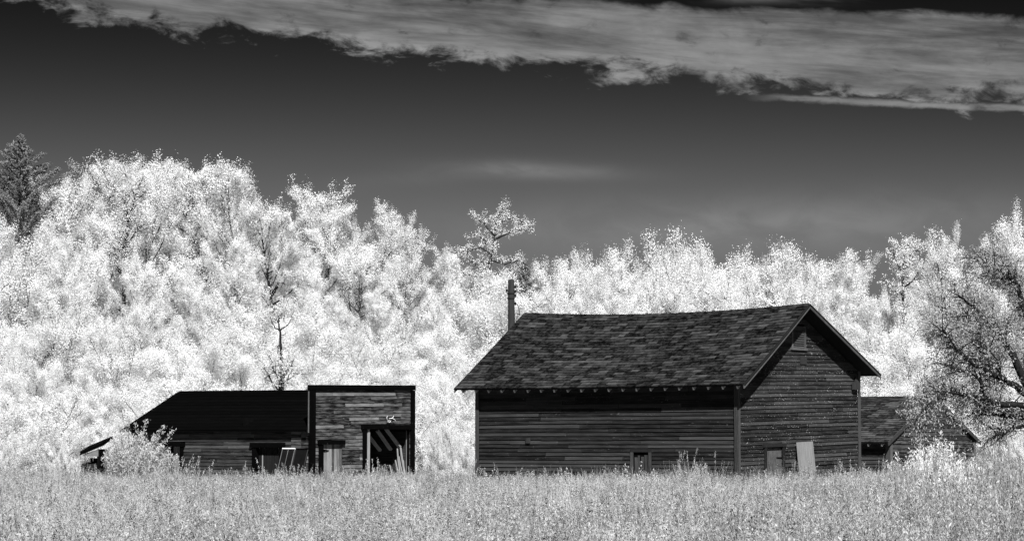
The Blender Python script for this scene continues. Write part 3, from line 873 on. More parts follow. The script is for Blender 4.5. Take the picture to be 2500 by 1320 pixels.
# ------------------------------------------------------------------ the shed behind the barn on the right
def build_back_shed():
    rng = random.Random(21)
    F = Frame(2172, 88.0, 36.0)
    root = empty('back_shed', F.o, -F.t)
    tag(root, 'small gabled shingle-roofed shed half hidden behind the barn and the right-hand tree', 'shed')
    L, W = 7.5, 7.1
    ov, e = .10, .32
    ez, rz_, ry_ = 1.62, 3.36, 3.45
    ye, yr = -e, W + .3
    zl = lambda y: ez + (rz_ - ez) * (y - ye) / (ry_ - ye) - .10
    zr = lambda y: ez + .02 + (rz_ - ez - .02) * (yr - y) / (yr - ry_) - .10
    def surf(s, t):
        x = -L - ov + s * (L + 2 * ov)
        return Vector((x, ye, ez)).lerp(Vector((x, ry_, rz_ - .04 * math.sin(math.pi * s))), t)
    def surf2(s, t):
        x = -L - ov + s * (L + 2 * ov)
        return Vector((x, yr, ez + .02)).lerp(Vector((x, ry_, rz_ - .04 * math.sin(math.pi * s))), t)
    lw = MB().box(-L, -.03, .012, .09, -.3, zl(0) - .02).build('long_wall', MT['dark'], root)
    ys = [.03, ry_, W - .03]; top = lambda y: min(zl(y), zr(y))
    gw = MB()
    gw.add([(-.10, y, -.3) for y in ys] + [(-.012, y, -.3) for y in ys] + [(-.10, y, top(y)) for y in ys] + [(-.012, y, top(y)) for y in ys],
           [(3, 4, 10, 9), (4, 5, 11, 10), (1, 0, 6, 7), (2, 1, 7, 8), (0, 3, 9, 6), (5, 2, 8, 11), (6, 9, 10, 7), (7, 10, 11, 8)])
    gw = gw.build('gable_wall', MT['dark'], root)
    MB().box(-L, -.1, W - .1, W - .02, -.3, zr(W) - .05).build('back_wall', MT['shedwall'], root)
    z = -.1
    while z < zl(0) - .05:
        for x0, x1 in split(-L + .02, -.10, 2.0, 3.6, rng):
            clap_y(lw, MT['siding_long'], x0 + .004, x1 - .004, z, z + .15, rng=rng)
        z += .135
    z = -.1; ex = .15
    while z < rz_ - .2:
        lo, hi = .1, W - .1
        while z > zl(lo) and lo < ry_: lo += .02
        while z > zr(hi) and hi > ry_: hi -= .02
        lot, hit_ = lo, hi
        while z + ex + .01 > zl(lot) and lot < ry_: lot += .02
        while z + ex + .01 > zr(hit_) and hit_ > ry_: hit_ -= .02
        if hi - lo < .2: break
        for y0, y1 in split(lo, hi, 1.8, 3.6, rng):
            a, b = max(y0 + .004, lot), min(y1 - .004, hit_)
            if b - a > .03:
                clap_x(gw, MT['facade'] if rng.random() < .5 else MT['shedwall'], y0 + .004, y1 - .004, a, b, z, z + ex + .01, 0.0, rng=rng)
        z += ex
    MB().box(.036, .06, -.045, .12, -.2, zl(0) - .02).build('corner_board', MT['rake'], root)
    MB().box(-.14, .035, -.062, -.036, -.2, zl(0) - .04).build('corner_board', MT['trim'], root)
    MB().box(.036, .06, W - .14, W + .02, -.2, zr(W) - .02).build('corner_board', MT['rake'], root)
    roof = empty('roof', parent=root)
    for sf in (surf, surf2):
        q = [sf(0, 0), sf(1, 0), sf(1, 1), sf(0, 1)]
        MB().hexa([p - Vector((0, 0, .06)) for p in q] + [p - Vector((0, 0, .006)) for p in q]).build('roof_deck', MT['soffit'], roof)
    shingle_roof(roof, surf, L + 2 * ov, (surf(0, 1) - surf(0, 0)).length, .17, .36, rng, 200, lambda s, t: s, MT['shingle_pale'])
    shingle_roof(roof, surf2, L + 2 * ov, (surf2(0, 1) - surf2(0, 0)).length, .30, 1.2, rng, 0, lambda s, t: s, MT['shingle'])
    for sf in (surf, surf2):
        p, q = sf(1, 0) + Vector((.022, 0, -.05)), sf(1, 1) + Vector((.022, 0, -.05))
        w = .15
        MB().hexa([(p.x - .02, p.y, p.z - w / 2), (p.x + .02, p.y, p.z - w / 2), (q.x + .02, q.y, q.z - w / 2), (q.x - .02, q.y, q.z - w / 2),
                   (p.x - .02, p.y, p.z + w / 2), (p.x + .02, p.y, p.z + w / 2), (q.x + .02, q.y, q.z + w / 2), (q.x - .02, q.y, q.z + w / 2)]).build('rake_board', MT['trim'], roof)
    for i in range(14):
        s = (i + .5) / 14
        a, b = surf(s, .1) - Vector((0, 0, .11)), surf(s, 0) + Vector((0, .03, -.11))
        MB().bar(a, b, .055, .10).build('rafter_tail', MT['tail'], roof)


build_back_shed()


# ------------------------------------------------------------------ open lean-to at the far left
def build_lean_to():
    D = 93.0
    o = pix(200, 1080, D); o.z = 0
    root = empty('lean_to', o, 0)
    tag(root, 'small dark open lean-to with a tilted roof beside the left bush', 'lean-to')
    def q(px, py, dy=0.0):
        p = pix(px, py, D + dy); return Vector((p.x - o.x, dy, p.z))
    a, b = q(192, 1112, 0), q(252, 1087, 0)
    m = MB()
    th = Vector((0, 0, .13)); back = Vector((0, 2.2, .25))
    m.hexa([a, b, b + back, a + back, a + th, b + th, b + back + th, a + back + th]).build('roof', MT['roofing'], root)
    c, d = q(200, 1113, .06), q(240, 1113, .06)
    c2, d2 = q(208, 1107, .06), q(240, 1096, .06)
    y = Vector((0, .03, 0))
    m = MB().hexa([c, d, d + y, c + y, c2, d2, d2 + y, c2 + y]).build('gable_panel', plain('grey_board', .15), root)
    MB().box(a.x + .1, b.x - .1, 2.0, 2.08, -.2, 1.0).build('back_wall', MT['dark'], root)
    MB().box(b.x - .25, b.x - .15, .1, 2.0, -.2, 1.35).build('side_wall', MT['dark'], root)
    MB().box(a.x + .25, a.x + .31, .1, 2.0, -.2, .85).build('side_wall', MT['dark'], root)
    MB().tube([q(150, 1124, -.3), q(178, 1100, -.1)], [.05, .05]).build('strut', MT['pale'], root)
    p = q(227, 1117, .3); MB().box(p.x - .02, p.x + .02, .3, .34, q(227, 1125, .3).z, p.z).build('white_slat', MT['white'], root)
    # old cart standing inside
    ct = empty('cart', o + Vector((.3, .35, 0)), 0)
    tag(ct, 'low dark cart with iron wheels under the lean-to roof', 'cart')
    MB().box(-.35, .45, 0, 1.2, .55, .80).build('bed', MT['iron'], ct)
    for x, yy in ((-.25, -.03), (.38, -.03), (-.25, 1.22), (.38, 1.22)):
        pts = [(x + .28 * math.cos(t), yy, .42 + .28 * math.sin(t)) for t in [k * math.pi / 8 for k in range(17)]]
        w = MB().tube(pts, [.045] * 17, 6).build('wheel', MT['black'], ct)
        MB().tube([(x, yy - .05, .42), (x, yy + .05, .42)], [.06, .06], 8).build('hub', MT['iron'], w)
        for k in range(4):
            t = k * math.pi / 4
            MB().bar((x - .26 * math.cos(t), yy, .42 - .26 * math.sin(t)), (x + .26 * math.cos(t), yy, .42 + .26 * math.sin(t)), .025, .025).build('spoke', MT['iron'], w)


build_lean_to()


# ------------------------------------------------------------------ utility pole behind the barn
def build_pole():
    D = 84.5
    p = pix(1248, 682, D)
    root = empty('utility_pole', (p.x, D, 0), 0)
    tag(root, 'weathered wooden utility pole with black insulators rising behind the barn roof', 'pole')
    h = p.z
    MB().tube([(.05, 0, -.3), (.02, 0, h * .5), (0, 0, h - .04), (0, 0, h)], [.16, .13, .112, .095], 12).build('shaft', MT['pole'], root, smooth=False)
    def z(py): return pix(1248, py, D).z
    for (py, s) in ((700, 1), (711, 1), (722, 1), (741, 1), (709, -1)):
        zz = z(py)
        m = MB().tube([(s * .09, -.06, zz), (s * .17, -.06, zz)], [.012, .012], 6)
        b = m.build('bracket', MT['wire'], root)
        MB().tube([(s * .15, -.06, zz - .05), (s * .15, -.06, zz - .02), (s * .15, -.06, zz + .01), (s * .15, -.06, zz + .05)], [.03, .042, .03, .036], 8).build('insulator', MT['wire'], b)
    for py in (716, 728):
        zz = z(py)
        MB().tube([(.0, 0, zz - .02), (.0, 0, zz + .02)], [.135, .135], 12).build('band', MT['iron'], root)
    for (pts) in ([(.17, 711), (.26, 713), (.35, 721), (.42, 727)], [(.17, 741), (.23, 744), (.27, 755), (.30, 767)], [(.2, 765), (.30, 768), (.31, 770)]):
        q = [(x, -.06, z(py)) for x, py in pts]
        MB().tube(q, [.012] * len(q), 5).build('wire_end', MT['wire'], root)


build_pole()


# ================================================================== trees
def leaf_mesh(name, mat, C, length, width, rng, upb=0.5, axis=None, axis_n=0.6, base_n=None):
    """one small diamond face per leaf, spread through the crown"""
    n = len(C)
    nrm = rng.normal(size=(n, 3)); nrm /= np.linalg.norm(nrm, axis=1)[:, None]
    if base_n is not None:
        nrm = nrm * .75 + base_n
    else:
        nrm[:, 2] += upb * 1.5
        nrm[:, 1] -= upb * .8
    nrm /= np.linalg.norm(nrm, axis=1)[:, None]
    a = rng.normal(size=(n, 3))
    if axis is not None:
        a = a * axis_n + axis
    a -= nrm * np.sum(a * nrm, axis=1)[:, None]
    a /= np.linalg.norm(a, axis=1)[:, None] + 1e-9
    b = np.cross(nrm, a)
    s = rng.uniform(.6, 1.25, n)[:, None]
    l, w = length * s / 2, width * s / 2
    V = np.empty((n, 4, 3))
    V[:, 0] = C - a * l; V[:, 1] = C + b * w + a * l * .1; V[:, 2] = C + a * l; V[:, 3] = C - b * w + a * l * .1
    me = bpy.data.meshes.new(name)
    me.vertices.add(4 * n); me.loops.add(4 * n); me.polygons.add(n)
    me.vertices.foreach_set('co', V.reshape(-1).astype(np.float32))
    idx = np.arange(4 * n, dtype=np.int32)
    me.loops.foreach_set('vertex_index', idx)
    me.polygons.foreach_set('loop_start', idx[::4])
    me.polygons.foreach_set('loop_total', np.full(n, 4, np.int32))
    me.update(calc_edges=True)
    at = me.attributes.new('leaf', 'FLOAT', 'FACE')
    at.data.foreach_set('value', rng.random(n).astype(np.float32))
    me.materials.append(mat)
    return me


def curve(p, d, length, n, bend, jit, rng):
    pts = [p.copy()]; d = d / np.linalg.norm(d)
    for _ in range(n):
        d = d + np.array([0, 0, bend]) / n + rng.normal(size=3) * jit
        d /= np.linalg.norm(d)
        p = p + d * length / n
        pts.append(p.copy())
    return pts, d


svn = np.array([0.0, -0.3, 0.6])           # leaves turn a little towards the light


def grow(seed, H, base, Rad, prof, nprim, el0, el1, nsec, bend, sig, nleaf, trunk_r, lean=0.0, sec_up=.35, stems=1, stem_spread=0.0, clumps=4):
    """skeleton of a broad-leaved tree: returns wood mesh builder, leaf centres and leaf axes"""
    rng = np.random.default_rng(seed)
    mb = MB(); cen = []; axs = []; wts = []; cnr = []
    for st in range(stems):
        az0 = rng.uniform(0, 6.28)
        tp = [np.array([0., 0., -.3])]
        d = np.array([math.cos(az0) * stem_spread + lean, math.sin(az0) * stem_spread, 1.0])
        Hs = H * (1 if st == 0 else rng.uniform(.65, .95))
        tp, _ = curve(np.array([.12 * math.cos(az0) * (stems > 1), .12 * math.sin(az0) * (stems > 1), -.3]), d, Hs * .92, 9, .25, .055, rng)
        tr = trunk_r * (1 if stems == 1 else .6)
        mb.tube(tp, [tr * (1 - .93 * (k / 9)) + .006 for k in range(10)], 7)
        npm = nprim if stems == 1 else max(4, nprim // stems)
        for i in range(npm):
            r = (i + rng.uniform(.1, .9)) / npm
            h = base + (1 - base) * r
            k = h * 8.999; k0 = int(k)
            p = tp[k0] + (tp[k0 + 1] - tp[k0]) * (k - k0)
            az = i * 2.399 + rng.normal() * .5 + az0
            el = el0 + (el1 - el0) * r + rng.normal() * .14
            ln = Rad * prof(r) * rng.uniform(.65, 1.2)
            d = np.array([math.cos(az) * math.cos(el), math.sin(az) * math.cos(el), math.sin(el)])
            pts, dd = curve(p, d, ln, 5, bend, .10, rng)
            wp = rng.uniform(.25, 1.75)
            br = max(.012, tr * (1 - .9 * h) * .5)
            mb.tube(pts, [br * (1 - .85 * q / 5) + .004 for q in range(6)], 5)
            for j in range(nsec + 1):
                if j == nsec:
                    sp = pts[2:]; sd = dd; L2 = ln
                else:
                    u = rng.uniform(.22, .98) * 5; u0 = min(4, int(u))
                    p2 = pts[u0] + (pts[u0 + 1] - pts[u0]) * (u - u0)
                    d2 = (pts[u0 + 1] - pts[u0]); d2 /= np.linalg.norm(d2)
                    d2 = d2 * .6 + rng.normal(size=3) * .55 + np.array([0, 0, sec_up])
                    L2 = max(.25, ln * rng.uniform(.16, .46))
                    sp, sd = curve(p2, d2, L2, 3, bend * .6, .10, rng)
                    mb.tube(sp, [.011, .009, .006, .003], 3)
                wt = wp * rng.uniform(.4, 1.6)
                cn = rng.normal(size=3) * .55 + np.array([math.cos(az) * .35, math.sin(az) * .35 , .75]) + (svn * .45)
                for c in range(8):
                    u = (.18 + .84 * (c + rng.random()) / 8) * (len(sp) - 1); u0 = min(len(sp) - 2, int(u))
                    cen.append(sp[u0] + (sp[u0 + 1] - sp[u0]) * (u - u0)); axs.append(sd); cnr.append(cn); wts.append(wt * (1.25 - .6 * c / 8) * L2)
        # leader
        for c in range(8):
            cen.append(tp[-1] - np.array([0, 0, 1.]) * rng.uniform(-.15, 1.0) * .1 * H); axs.append(np.array([0, 0, 1.])); wts.append(.4); cnr.append(np.array([0., -.3, .8]))
    cen = np.array(cen); axs = np.array(axs); wts = np.array(wts); wts /= wts.sum()
    pick = rng.choice(len(cen), nleaf, p=wts)
    off = rng.normal(size=(nleaf, 3)); off /= np.maximum(1.0, np.linalg.norm(off, axis=1) / 1.7)[:, None]
    loose = np.where(rng.random(nleaf) < .15, .95, .55)[:, None]
    P = cen[pick] + off * sig * loose
    ok = P[:, 2] > .1
    return mb, P[ok], np.array(cnr)[pick][ok], rng


PROTO = {}


def proto(key, name, leaf_mat, bark, leaf=(.075, .050), upb=.5, axis=None, **kw):
    mb, P, bn, rng = grow(**kw)
    top = float(np.percentile(P[:, 2], 99.9))
    root = empty(name, (0, 0, 0))
    mb.build('trunk', bark, root, smooth=True)
    cr = bpy.data.objects.new('crown', leaf_mesh('crown', leaf_mat, P, leaf[0], leaf[1], rng, upb, axis, base_n=bn)); COL.objects.link(cr)
    cr.parent = root; cr['kind'] = 'stuff'
    PROTO[key] = [root, top, False]


rnd_p = lambda t: .35 + .75 * math.sin(math.pi * min(1, (.18 + .80 * t))) ** .8
oval_p = lambda t: .55 + .5 * math.sin(math.pi * (.25 + .62 * t))
bush_p = lambda t: 1.05 - .55 * t
NL = 60000
proto('A', 'broadleaf_tree', MT['leaf'], MT['bark_mid'], seed=1, H=8.6, base=.12, Rad=3.1, prof=rnd_p, nprim=38, el0=.15, el1=1.05, nsec=14, bend=.6, sig=.20, nleaf=NL, trunk_r=.14)
proto('B', 'broadleaf_tree', MT['leaf'], MT['bark_mid'], seed=2, H=9.0, base=.10, Rad=2.8, prof=rnd_p, nprim=40, el0=.3, el1=1.15, nsec=14, bend=.7, sig=.19, nleaf=NL, trunk_r=.13)
proto('C', 'poplar_tree', MT['leaf'], MT['bark_pale'], seed=3, H=10, base=.08, Rad=2.5, prof=oval_p, nprim=44, el0=.45, el1=1.2, nsec=13, bend=.6, sig=.18, nleaf=NL, trunk_r=.11, sec_up=.6)
proto('D', 'poplar_tree', MT['leaf'], MT['bark_pale'], seed=4, H=10, base=.08, Rad=2.7, prof=oval_p, nprim=42, el0=.4, el1=1.15, nsec=13, bend=.5, sig=.19, nleaf=NL, trunk_r=.11, sec_up=.55, lean=.05)
proto('M', 'young_tree', MT['leaf'], MT['bark_pale'], seed=15, H=6.2, base=.03, Rad=2.5, prof=bush_p, nprim=44, el0=.35, el1=1.2, nsec=11, bend=.5, sig=.27, nleaf=NL, trunk_r=.07, sec_up=.3, stems=3, stem_spread=.25, leaf=(.072, .048))
proto('N', 'young_tree', MT['leaf'], MT['bark_mid'], seed=16, H=6.2, base=.03, Rad=2.6, prof=bush_p, nprim=44, el0=.25, el1=1.2, nsec=11, bend=.45, sig=.28, nleaf=NL, trunk_r=.07, sec_up=.25, stems=4, stem_spread=.3, leaf=(.072, .048))
proto('S', 'leafy_shrub', MT['leaf'], MT['bark_mid'], seed=5, H=4.6, base=.03, Rad=1.7, prof=bush_p, nprim=40, el0=.2, el1=1.1, nsec=10, bend=.35, sig=.24, nleaf=42000, trunk_r=.05, stems=6, stem_spread=.45, leaf=(.070, .046))
proto('T', 'leafy_shrub', MT['leaf'], MT['bark_mid'], seed=6, H=4.6, base=.02, Rad=1.9, prof=bush_p, nprim=42, el0=.1, el1=1.0, nsec=10, bend=.35, sig=.25, nleaf=42000, trunk_r=.05, stems=7, stem_spread=.6, leaf=(.070, .046))
proto('U', 'open_tree', MT['leaf'], MT['bark'], seed=7, H=9.5, base=.22, Rad=2.8, prof=rnd_p, nprim=28, el0=.4, el1=1.1, nsec=13, bend=.5, sig=.17, nleaf=34000, trunk_r=.14, sec_up=.4)
proto('P', 'round_topped_tree', MT['leaf'], MT['bark'], seed=21, H=9.2, base=.40, Rad=2.7, prof=rnd_p, nprim=32, el0=.1, el1=1.05, nsec=14, bend=.55, sig=.18, nleaf=46000, trunk_r=.17)
proto('Q', 'round_topped_tree', MT['leaf'], MT['bark'], seed=22, H=9.2, base=.36, Rad=2.9, prof=rnd_p, nprim=32, el0=.2, el1=1.0, nsec=14, bend=.5, sig=.18, nleaf=46000, trunk_r=.16, lean=.04)



def place(key, px, py, D, label, cat, group=None, wide=1.0, rz=None, rng=random):
    """stands a tree at distance D so that its top shows at the photo's height"""
    root, top, used = PROTO[key]
    p = pix(px, py, D); g = ground_z(p.x, D) - .12
    s = (p.z - g) / top
    rz = rng.uniform(0, 6.28) if rz is None else rz
    loc = (p.x, D, g); sc = (s * wide, s * wide, s)
    if not used:
        PROTO[key][2] = True
        root.location = loc; root.rotation_euler = (0, 0, rz); root.scale = sc; o = root
    else:
        o = copy_thing(root, loc, rz, sc)
    tag(o, label, cat, group)
    return o


rw = random.Random(77)
# trees that stand out on the skyline, left to right
SKY_TREES = [
    ('B', 150, 425, 124, 'leafy tree right beside the pointed spruce on the skyline', 1.0),
    ('Q', 255, 376, 126, 'rounded leafy tree forming the leftmost bright summit of the skyline', 1.0),
    ('Q', 330, 400, 122, 'leafy tree with dark forking limbs below the left skyline', .95),
    ('P', 368, 380, 127, 'leafy tree with twin upright tips left of the skyline centre-left', 1.15),
    ('P', 440, 388, 125, 'broad leafy tree on the left skyline between upright tips', 1.0),
    ('P', 520, 402, 126, 'leafy tree just left of the deep notch in the skyline', .95),
    ('Q', 612, 392, 123, 'full leafy tree just right of the deep notch in the skyline', .95),
    ('Q', 690, 490, 121, 'leafy tree filling the dip between two bright skyline crowns', .9),
    ('P', 748, 446, 124, 'rounded leafy tree with a stepped top above the false front shed', .95),
    ('P', 825, 495, 123, 'upright leafy tree where the left skyline drops away', 1.0),
    ('U', 935, 490, 126, 'loose leafy tree with grey shaded middle left of the tall airy tree', 1.0),
    ('U', 1000, 520, 127, 'loose leafy tree sloping down toward the gap before the airy tree', .9),
    ('B', 1075, 603, 124, 'low leafy tree in the gap left of the tall airy tree', 1.0),
    ('M', 1335, 640, 128, 'slender leafy tree just right of the small dark spruce', 0.62),
    ('N', 1385, 636, 131, 'feathery tree over the left end of the barn ridge', 0.72),
    ('M', 1440, 632, 130, 'second feathery tree from the left end of the barn ridge', 0.82),
    ('N', 1508, 592, 129, 'leafy tree with a thin spike left of the middle of the barn roof', 0.62),
    ('M', 1560, 606, 128, 'feathery tree between the thin spike and the tallest tree above the barn', 0.72),
    ('N', 1608, 574, 131, 'tallest pointed leafy tree above the barn roof', 0.82),
    ('M', 1655, 602, 130, 'feathery tree just right of the tallest one above the barn roof', 0.62),
    ('N', 1705, 600, 129, 'rounded leafy tree over the middle of the barn ridge', 0.72),
    ('M', 1755, 614, 128, 'lower leafy tree in the row over the right half of the barn ridge', 0.82),
    ('N', 1808, 606, 131, 'feathery tree left of the upright tip near the barn apex', 0.62),
    ('M', 1855, 595, 130, 'upright leafy tip above the barn roof near its apex', 0.72),
    ('N', 1900, 622, 129, 'feathery tree sloping down toward the barn apex', 0.82),
    ('M', 1950, 648, 128, 'lowest leafy tree right above the barn apex', 0.62),
    ('N', 1992, 650, 131, 'low leafy tree just right of the barn apex', 0.72),
    ('A', 2035, 625, 126, 'broad leafy tree right of the barn apex on the skyline', 1.0),
    ('B', 2110, 612, 124, 'leafy tree left of the slim dark-stemmed tree', 1.0),
    
    ('U', 2330, 548, 112, 'tall loose leafy tree with a flame-shaped top on the right skyline', .8),
    ('U', 2405, 572, 113, 'leafy tree with a dark slanting limb near the right edge', .8),
    ('B', 2275, 660, 116, 'low leafy tree between the slim dark-stemmed tree and the flame-shaped one', 1.0),
    ('D', 2500, 500, 108, 'tall leafy tree cut by the right edge of the picture', .9),
    ('A', -60, 440, 124, 'leafy tree at the far left edge behind the spruce', 1.0),
    ('A', 2590, 540, 112, 'leafy tree beyond the right edge of the wood', 1.0),
]
for k, px, py, D, lab, wd in SKY_TREES:
    place(k, px, py, D, lab, 'tree', 'trees on the skyline', wd * 1.0, rng=rw)

# airy tree left of the pole, dark little spruce beside it, dead snag

for k_, x_, y_, d_, l_ in (('M', 15, 585, 117, 'pale young tree in front of the foot of the pointed spruce'), ('N', 85, 600, 116.5, 'pale young tree just right of the foot of the pointed spruce'), ('B', 150, 545, 119, 'pale tree filling the gap right of the pointed spruce'), ('A', -55, 560, 118, 'pale tree at the left edge in front of the lower spruce')):
    place(k_, x_, y_, d_, l_, 'tree', None, 1.0, rng=rw)
place('N', 2185, 800, 109, 'pale young tree in front of the stem of the slim dark-stemmed tree', 'tree', None, 1.0, rng=rw)
place('M', 2235, 770, 110, 'pale young tree right of the slim dark-stemmed tree', 'tree', None, 1.0, rng=rw)
place('B', 1196, 665, 116, 'pale tree hiding the foot of the tall airy tree', 'tree', None, .9, rng=rw)
place('M', 1178, 655, 114.5, 'pale young tree right below the tall airy tree', 'tree', None, 1.0, rng=rw)
place('N', 1238, 672, 114, 'pale young tree directly behind the top of the utility pole', 'tree', None, 1.0, rng=rw)

# dense rows of the wooded slope
def sky_y(px):
    pts = [(-200, 560), (0, 530), (200, 520), (450, 505), (640, 535), (820, 580), (950, 605), (1100, 660), (1250, 665), (1330, 640), (1500, 625), (1700, 615), (1880, 630), (1960, 665), (2040, 650), (2250, 675), (2400, 660), (2700, 620)]
    for (a, b), (c, d) in zip(pts, pts[1:]):
        if a <= px <= c: return b + (d - b) * (px - a) / (c - a)
    return 600
ROWS = [(131, .02, 2.6, 'ABCD', 'far row of the wooded slope'), (121, .05, 2.4, 'ABCD', 'upper row of the wooded slope'), (116, .20, 2.3, 'ADCB', 'middle rows of the wooded slope'),
        (111, .37, 2.3, 'MACN', 'middle rows of the wooded slope'), (107, .54, 2.2, 'NMNM', 'middle rows of the wooded slope'), (103.5, .70, 2.1, 'MNST', 'lower row of the wooded slope')]
LAB = {'far row of the wooded slope': 'shaded leafy tree glimpsed behind the skyline trees',
       'upper row of the wooded slope': 'pale leafy tree just below the skyline crowns',
       'middle rows of the wooded slope': 'pale leafy tree in the dense middle of the wooded slope',
       'lower row of the wooded slope': 'pale leafy tree in the lower row close behind the buildings',
       'shrubs at the foot of the wood': 'pale bushy shrub at the foot of the wood'}
def where(px):
    for lim, w in ((310, 'left of the sheds'), (755, 'above the black roof'), (1015, 'above the false front'), (1165, 'between shed and barn'), (2100, 'above the barn roof')):
        if px < lim: return w
    return 'right of the barn'


for D, fr, sp, keys, grp in ROWS:
    half = .212 * D + 3
    x = -half; i = 0
    while x < half:
        px = 1250 + x / D * FPX
        py = sky_y(px) + (1110 - sky_y(px)) * (fr + rw.uniform(-.06, .06))
        k = keys[(i + rw.randrange(2)) % 4]
        if D == 103.5 and 1230 < px < 2060:          # wholly hidden by the barn
            x += sp; continue
        if D == 131 and not 120 < px < 860:
            x += sp; continue
        if D == 121 and 120 < px < 740 and rw.random() < .75:
            x += sp * rw.uniform(.8, 1.2); i += 1; continue
        place(k, px, py, D + rw.uniform(-1.8, 1.8), LAB[grp] + ' ' + where(px), 'tree', grp + ', ' + where(px), rw.uniform(1.0, 1.3), rng=rw)
        x += sp * rw.uniform(.8, 1.2); i += 1
D = 100.5
x = -.212 * D - 2
while x < .212 * D + 3:
    px = 1250 + x / D * FPX
    py = rw.uniform(930, 1000)
    if 1200 < px < 2080:                             # wholly hidden by the barn
        x += 1.9; continue
    place('ST'[rw.randrange(2)], px, py, D + rw.uniform(-1.2, 1.0), LAB['shrubs at the foot of the wood'] + ' ' + where(px).replace('above', 'behind'), 'shrub', 'shrubs at the foot of the wood, ' + where(px), rw.uniform(.9, 1.2), rng=rw)
    x += 1.9 * rw.uniform(.8, 1.25)
# shrubs in the gap between shed and barn and at both sides
for px, py, D, w in ((1080, 1010, 90, .6), (1115, 1040, 88, .6), (1138, 1075, 85, .55), (60, 1030, 94, .9), (130, 1060, 95, .8), (150, 1080, 91, .5), (188, 1104, 90.5, .3), (172, 1092, 91.5, .4), (10, 1080, 92, .9), (255, 1010, 98, .9), (2440, 1000, 96, 1.0), (2480, 1050, 90, .9), (2520, 1030, 88, .9), (2420, 1080, 92, .7)):
    place('ST'[rw.randrange(2)], px, py, D, 'low pale shrub at the edge of the field ' + where(px).replace('above', 'beside'), 'shrub', 'shrubs at the field edge, ' + where(px), w, rng=rw)


# ------------------------------------------------------------------ spruces
def spruce(name, px, py, D, width_px, label, seed, nl):
    rng = np.random.default_rng(seed)
    p = pix(px, py, D); g = ground_z(p.x, D) - .1
    H = p.z - g; Rm = width_px / FPX * D
    root = empty(name, (p.x, D, g)); mb = MB()
    mb.tube([(0, 0, -.2), (.03, 0, H * .5), (0, 0, H * .98)], [.16, .09, .012], 8)
    C = []; A = []
    nb = 130
    for i in range(nb):
        t = (i + rng.uniform(0, 1)) / nb
        h = H * (.10 + .88 * t)
        ln = Rm * min(1.0, 5.0 * (1 - t) ** 1.3) * rng.uniform(.55, 1.25) + .08
        az = i * 2.399 + rng.normal() * .4
        d = np.array([math.cos(az), math.sin(az), -.05 + .5 * t])
        pts, dd = curve(np.array([0, 0, h]), d, ln, 4, .35, .06, rng)
        mb.tube(pts, [.02, .016, .012, .008, .004], 4)
        k = int(nl * (ln + .25) / (nb * Rm * .68))
        for _ in range(k):
            u = rng.uniform(.1, 1.05) * 4; u0 = min(3, int(u))
            q = pts[u0] + (pts[u0 + 1] - pts[u0]) * (u - u0)
            off = rng.normal(size=3) * np.array([.12, .12, .05]) * (1.2 - .5 * u / 4) * min(1.0, .2 + ln / .7)
            C.append(q + off); A.append(dd)
    mb.build('trunk', MT['bark'], root)
    me = leaf_mesh('crown', MT['needle'], np.array(C), .17, .042, rng, .6, np.array(A), .5)
    o = bpy.data.objects.new('crown', me); COL.objects.link(o); o.parent = root; o['kind'] = 'stuff'
    tag(root, label, 'tree')


spruce('spruce_tree', 50, 317, 123.5, 125, 'tall pointed dark spruce at the upper left of the wood', 31, 52000)
spruce('spruce_tree', 1281, 628, 121, 42, 'small dark spruce between the airy tree and the barn roof', 32, 9000)
spruce('spruce_tree', -75, 400, 124, 90, 'lower dark spruce at the left edge beside the pointed one', 33, 20000)


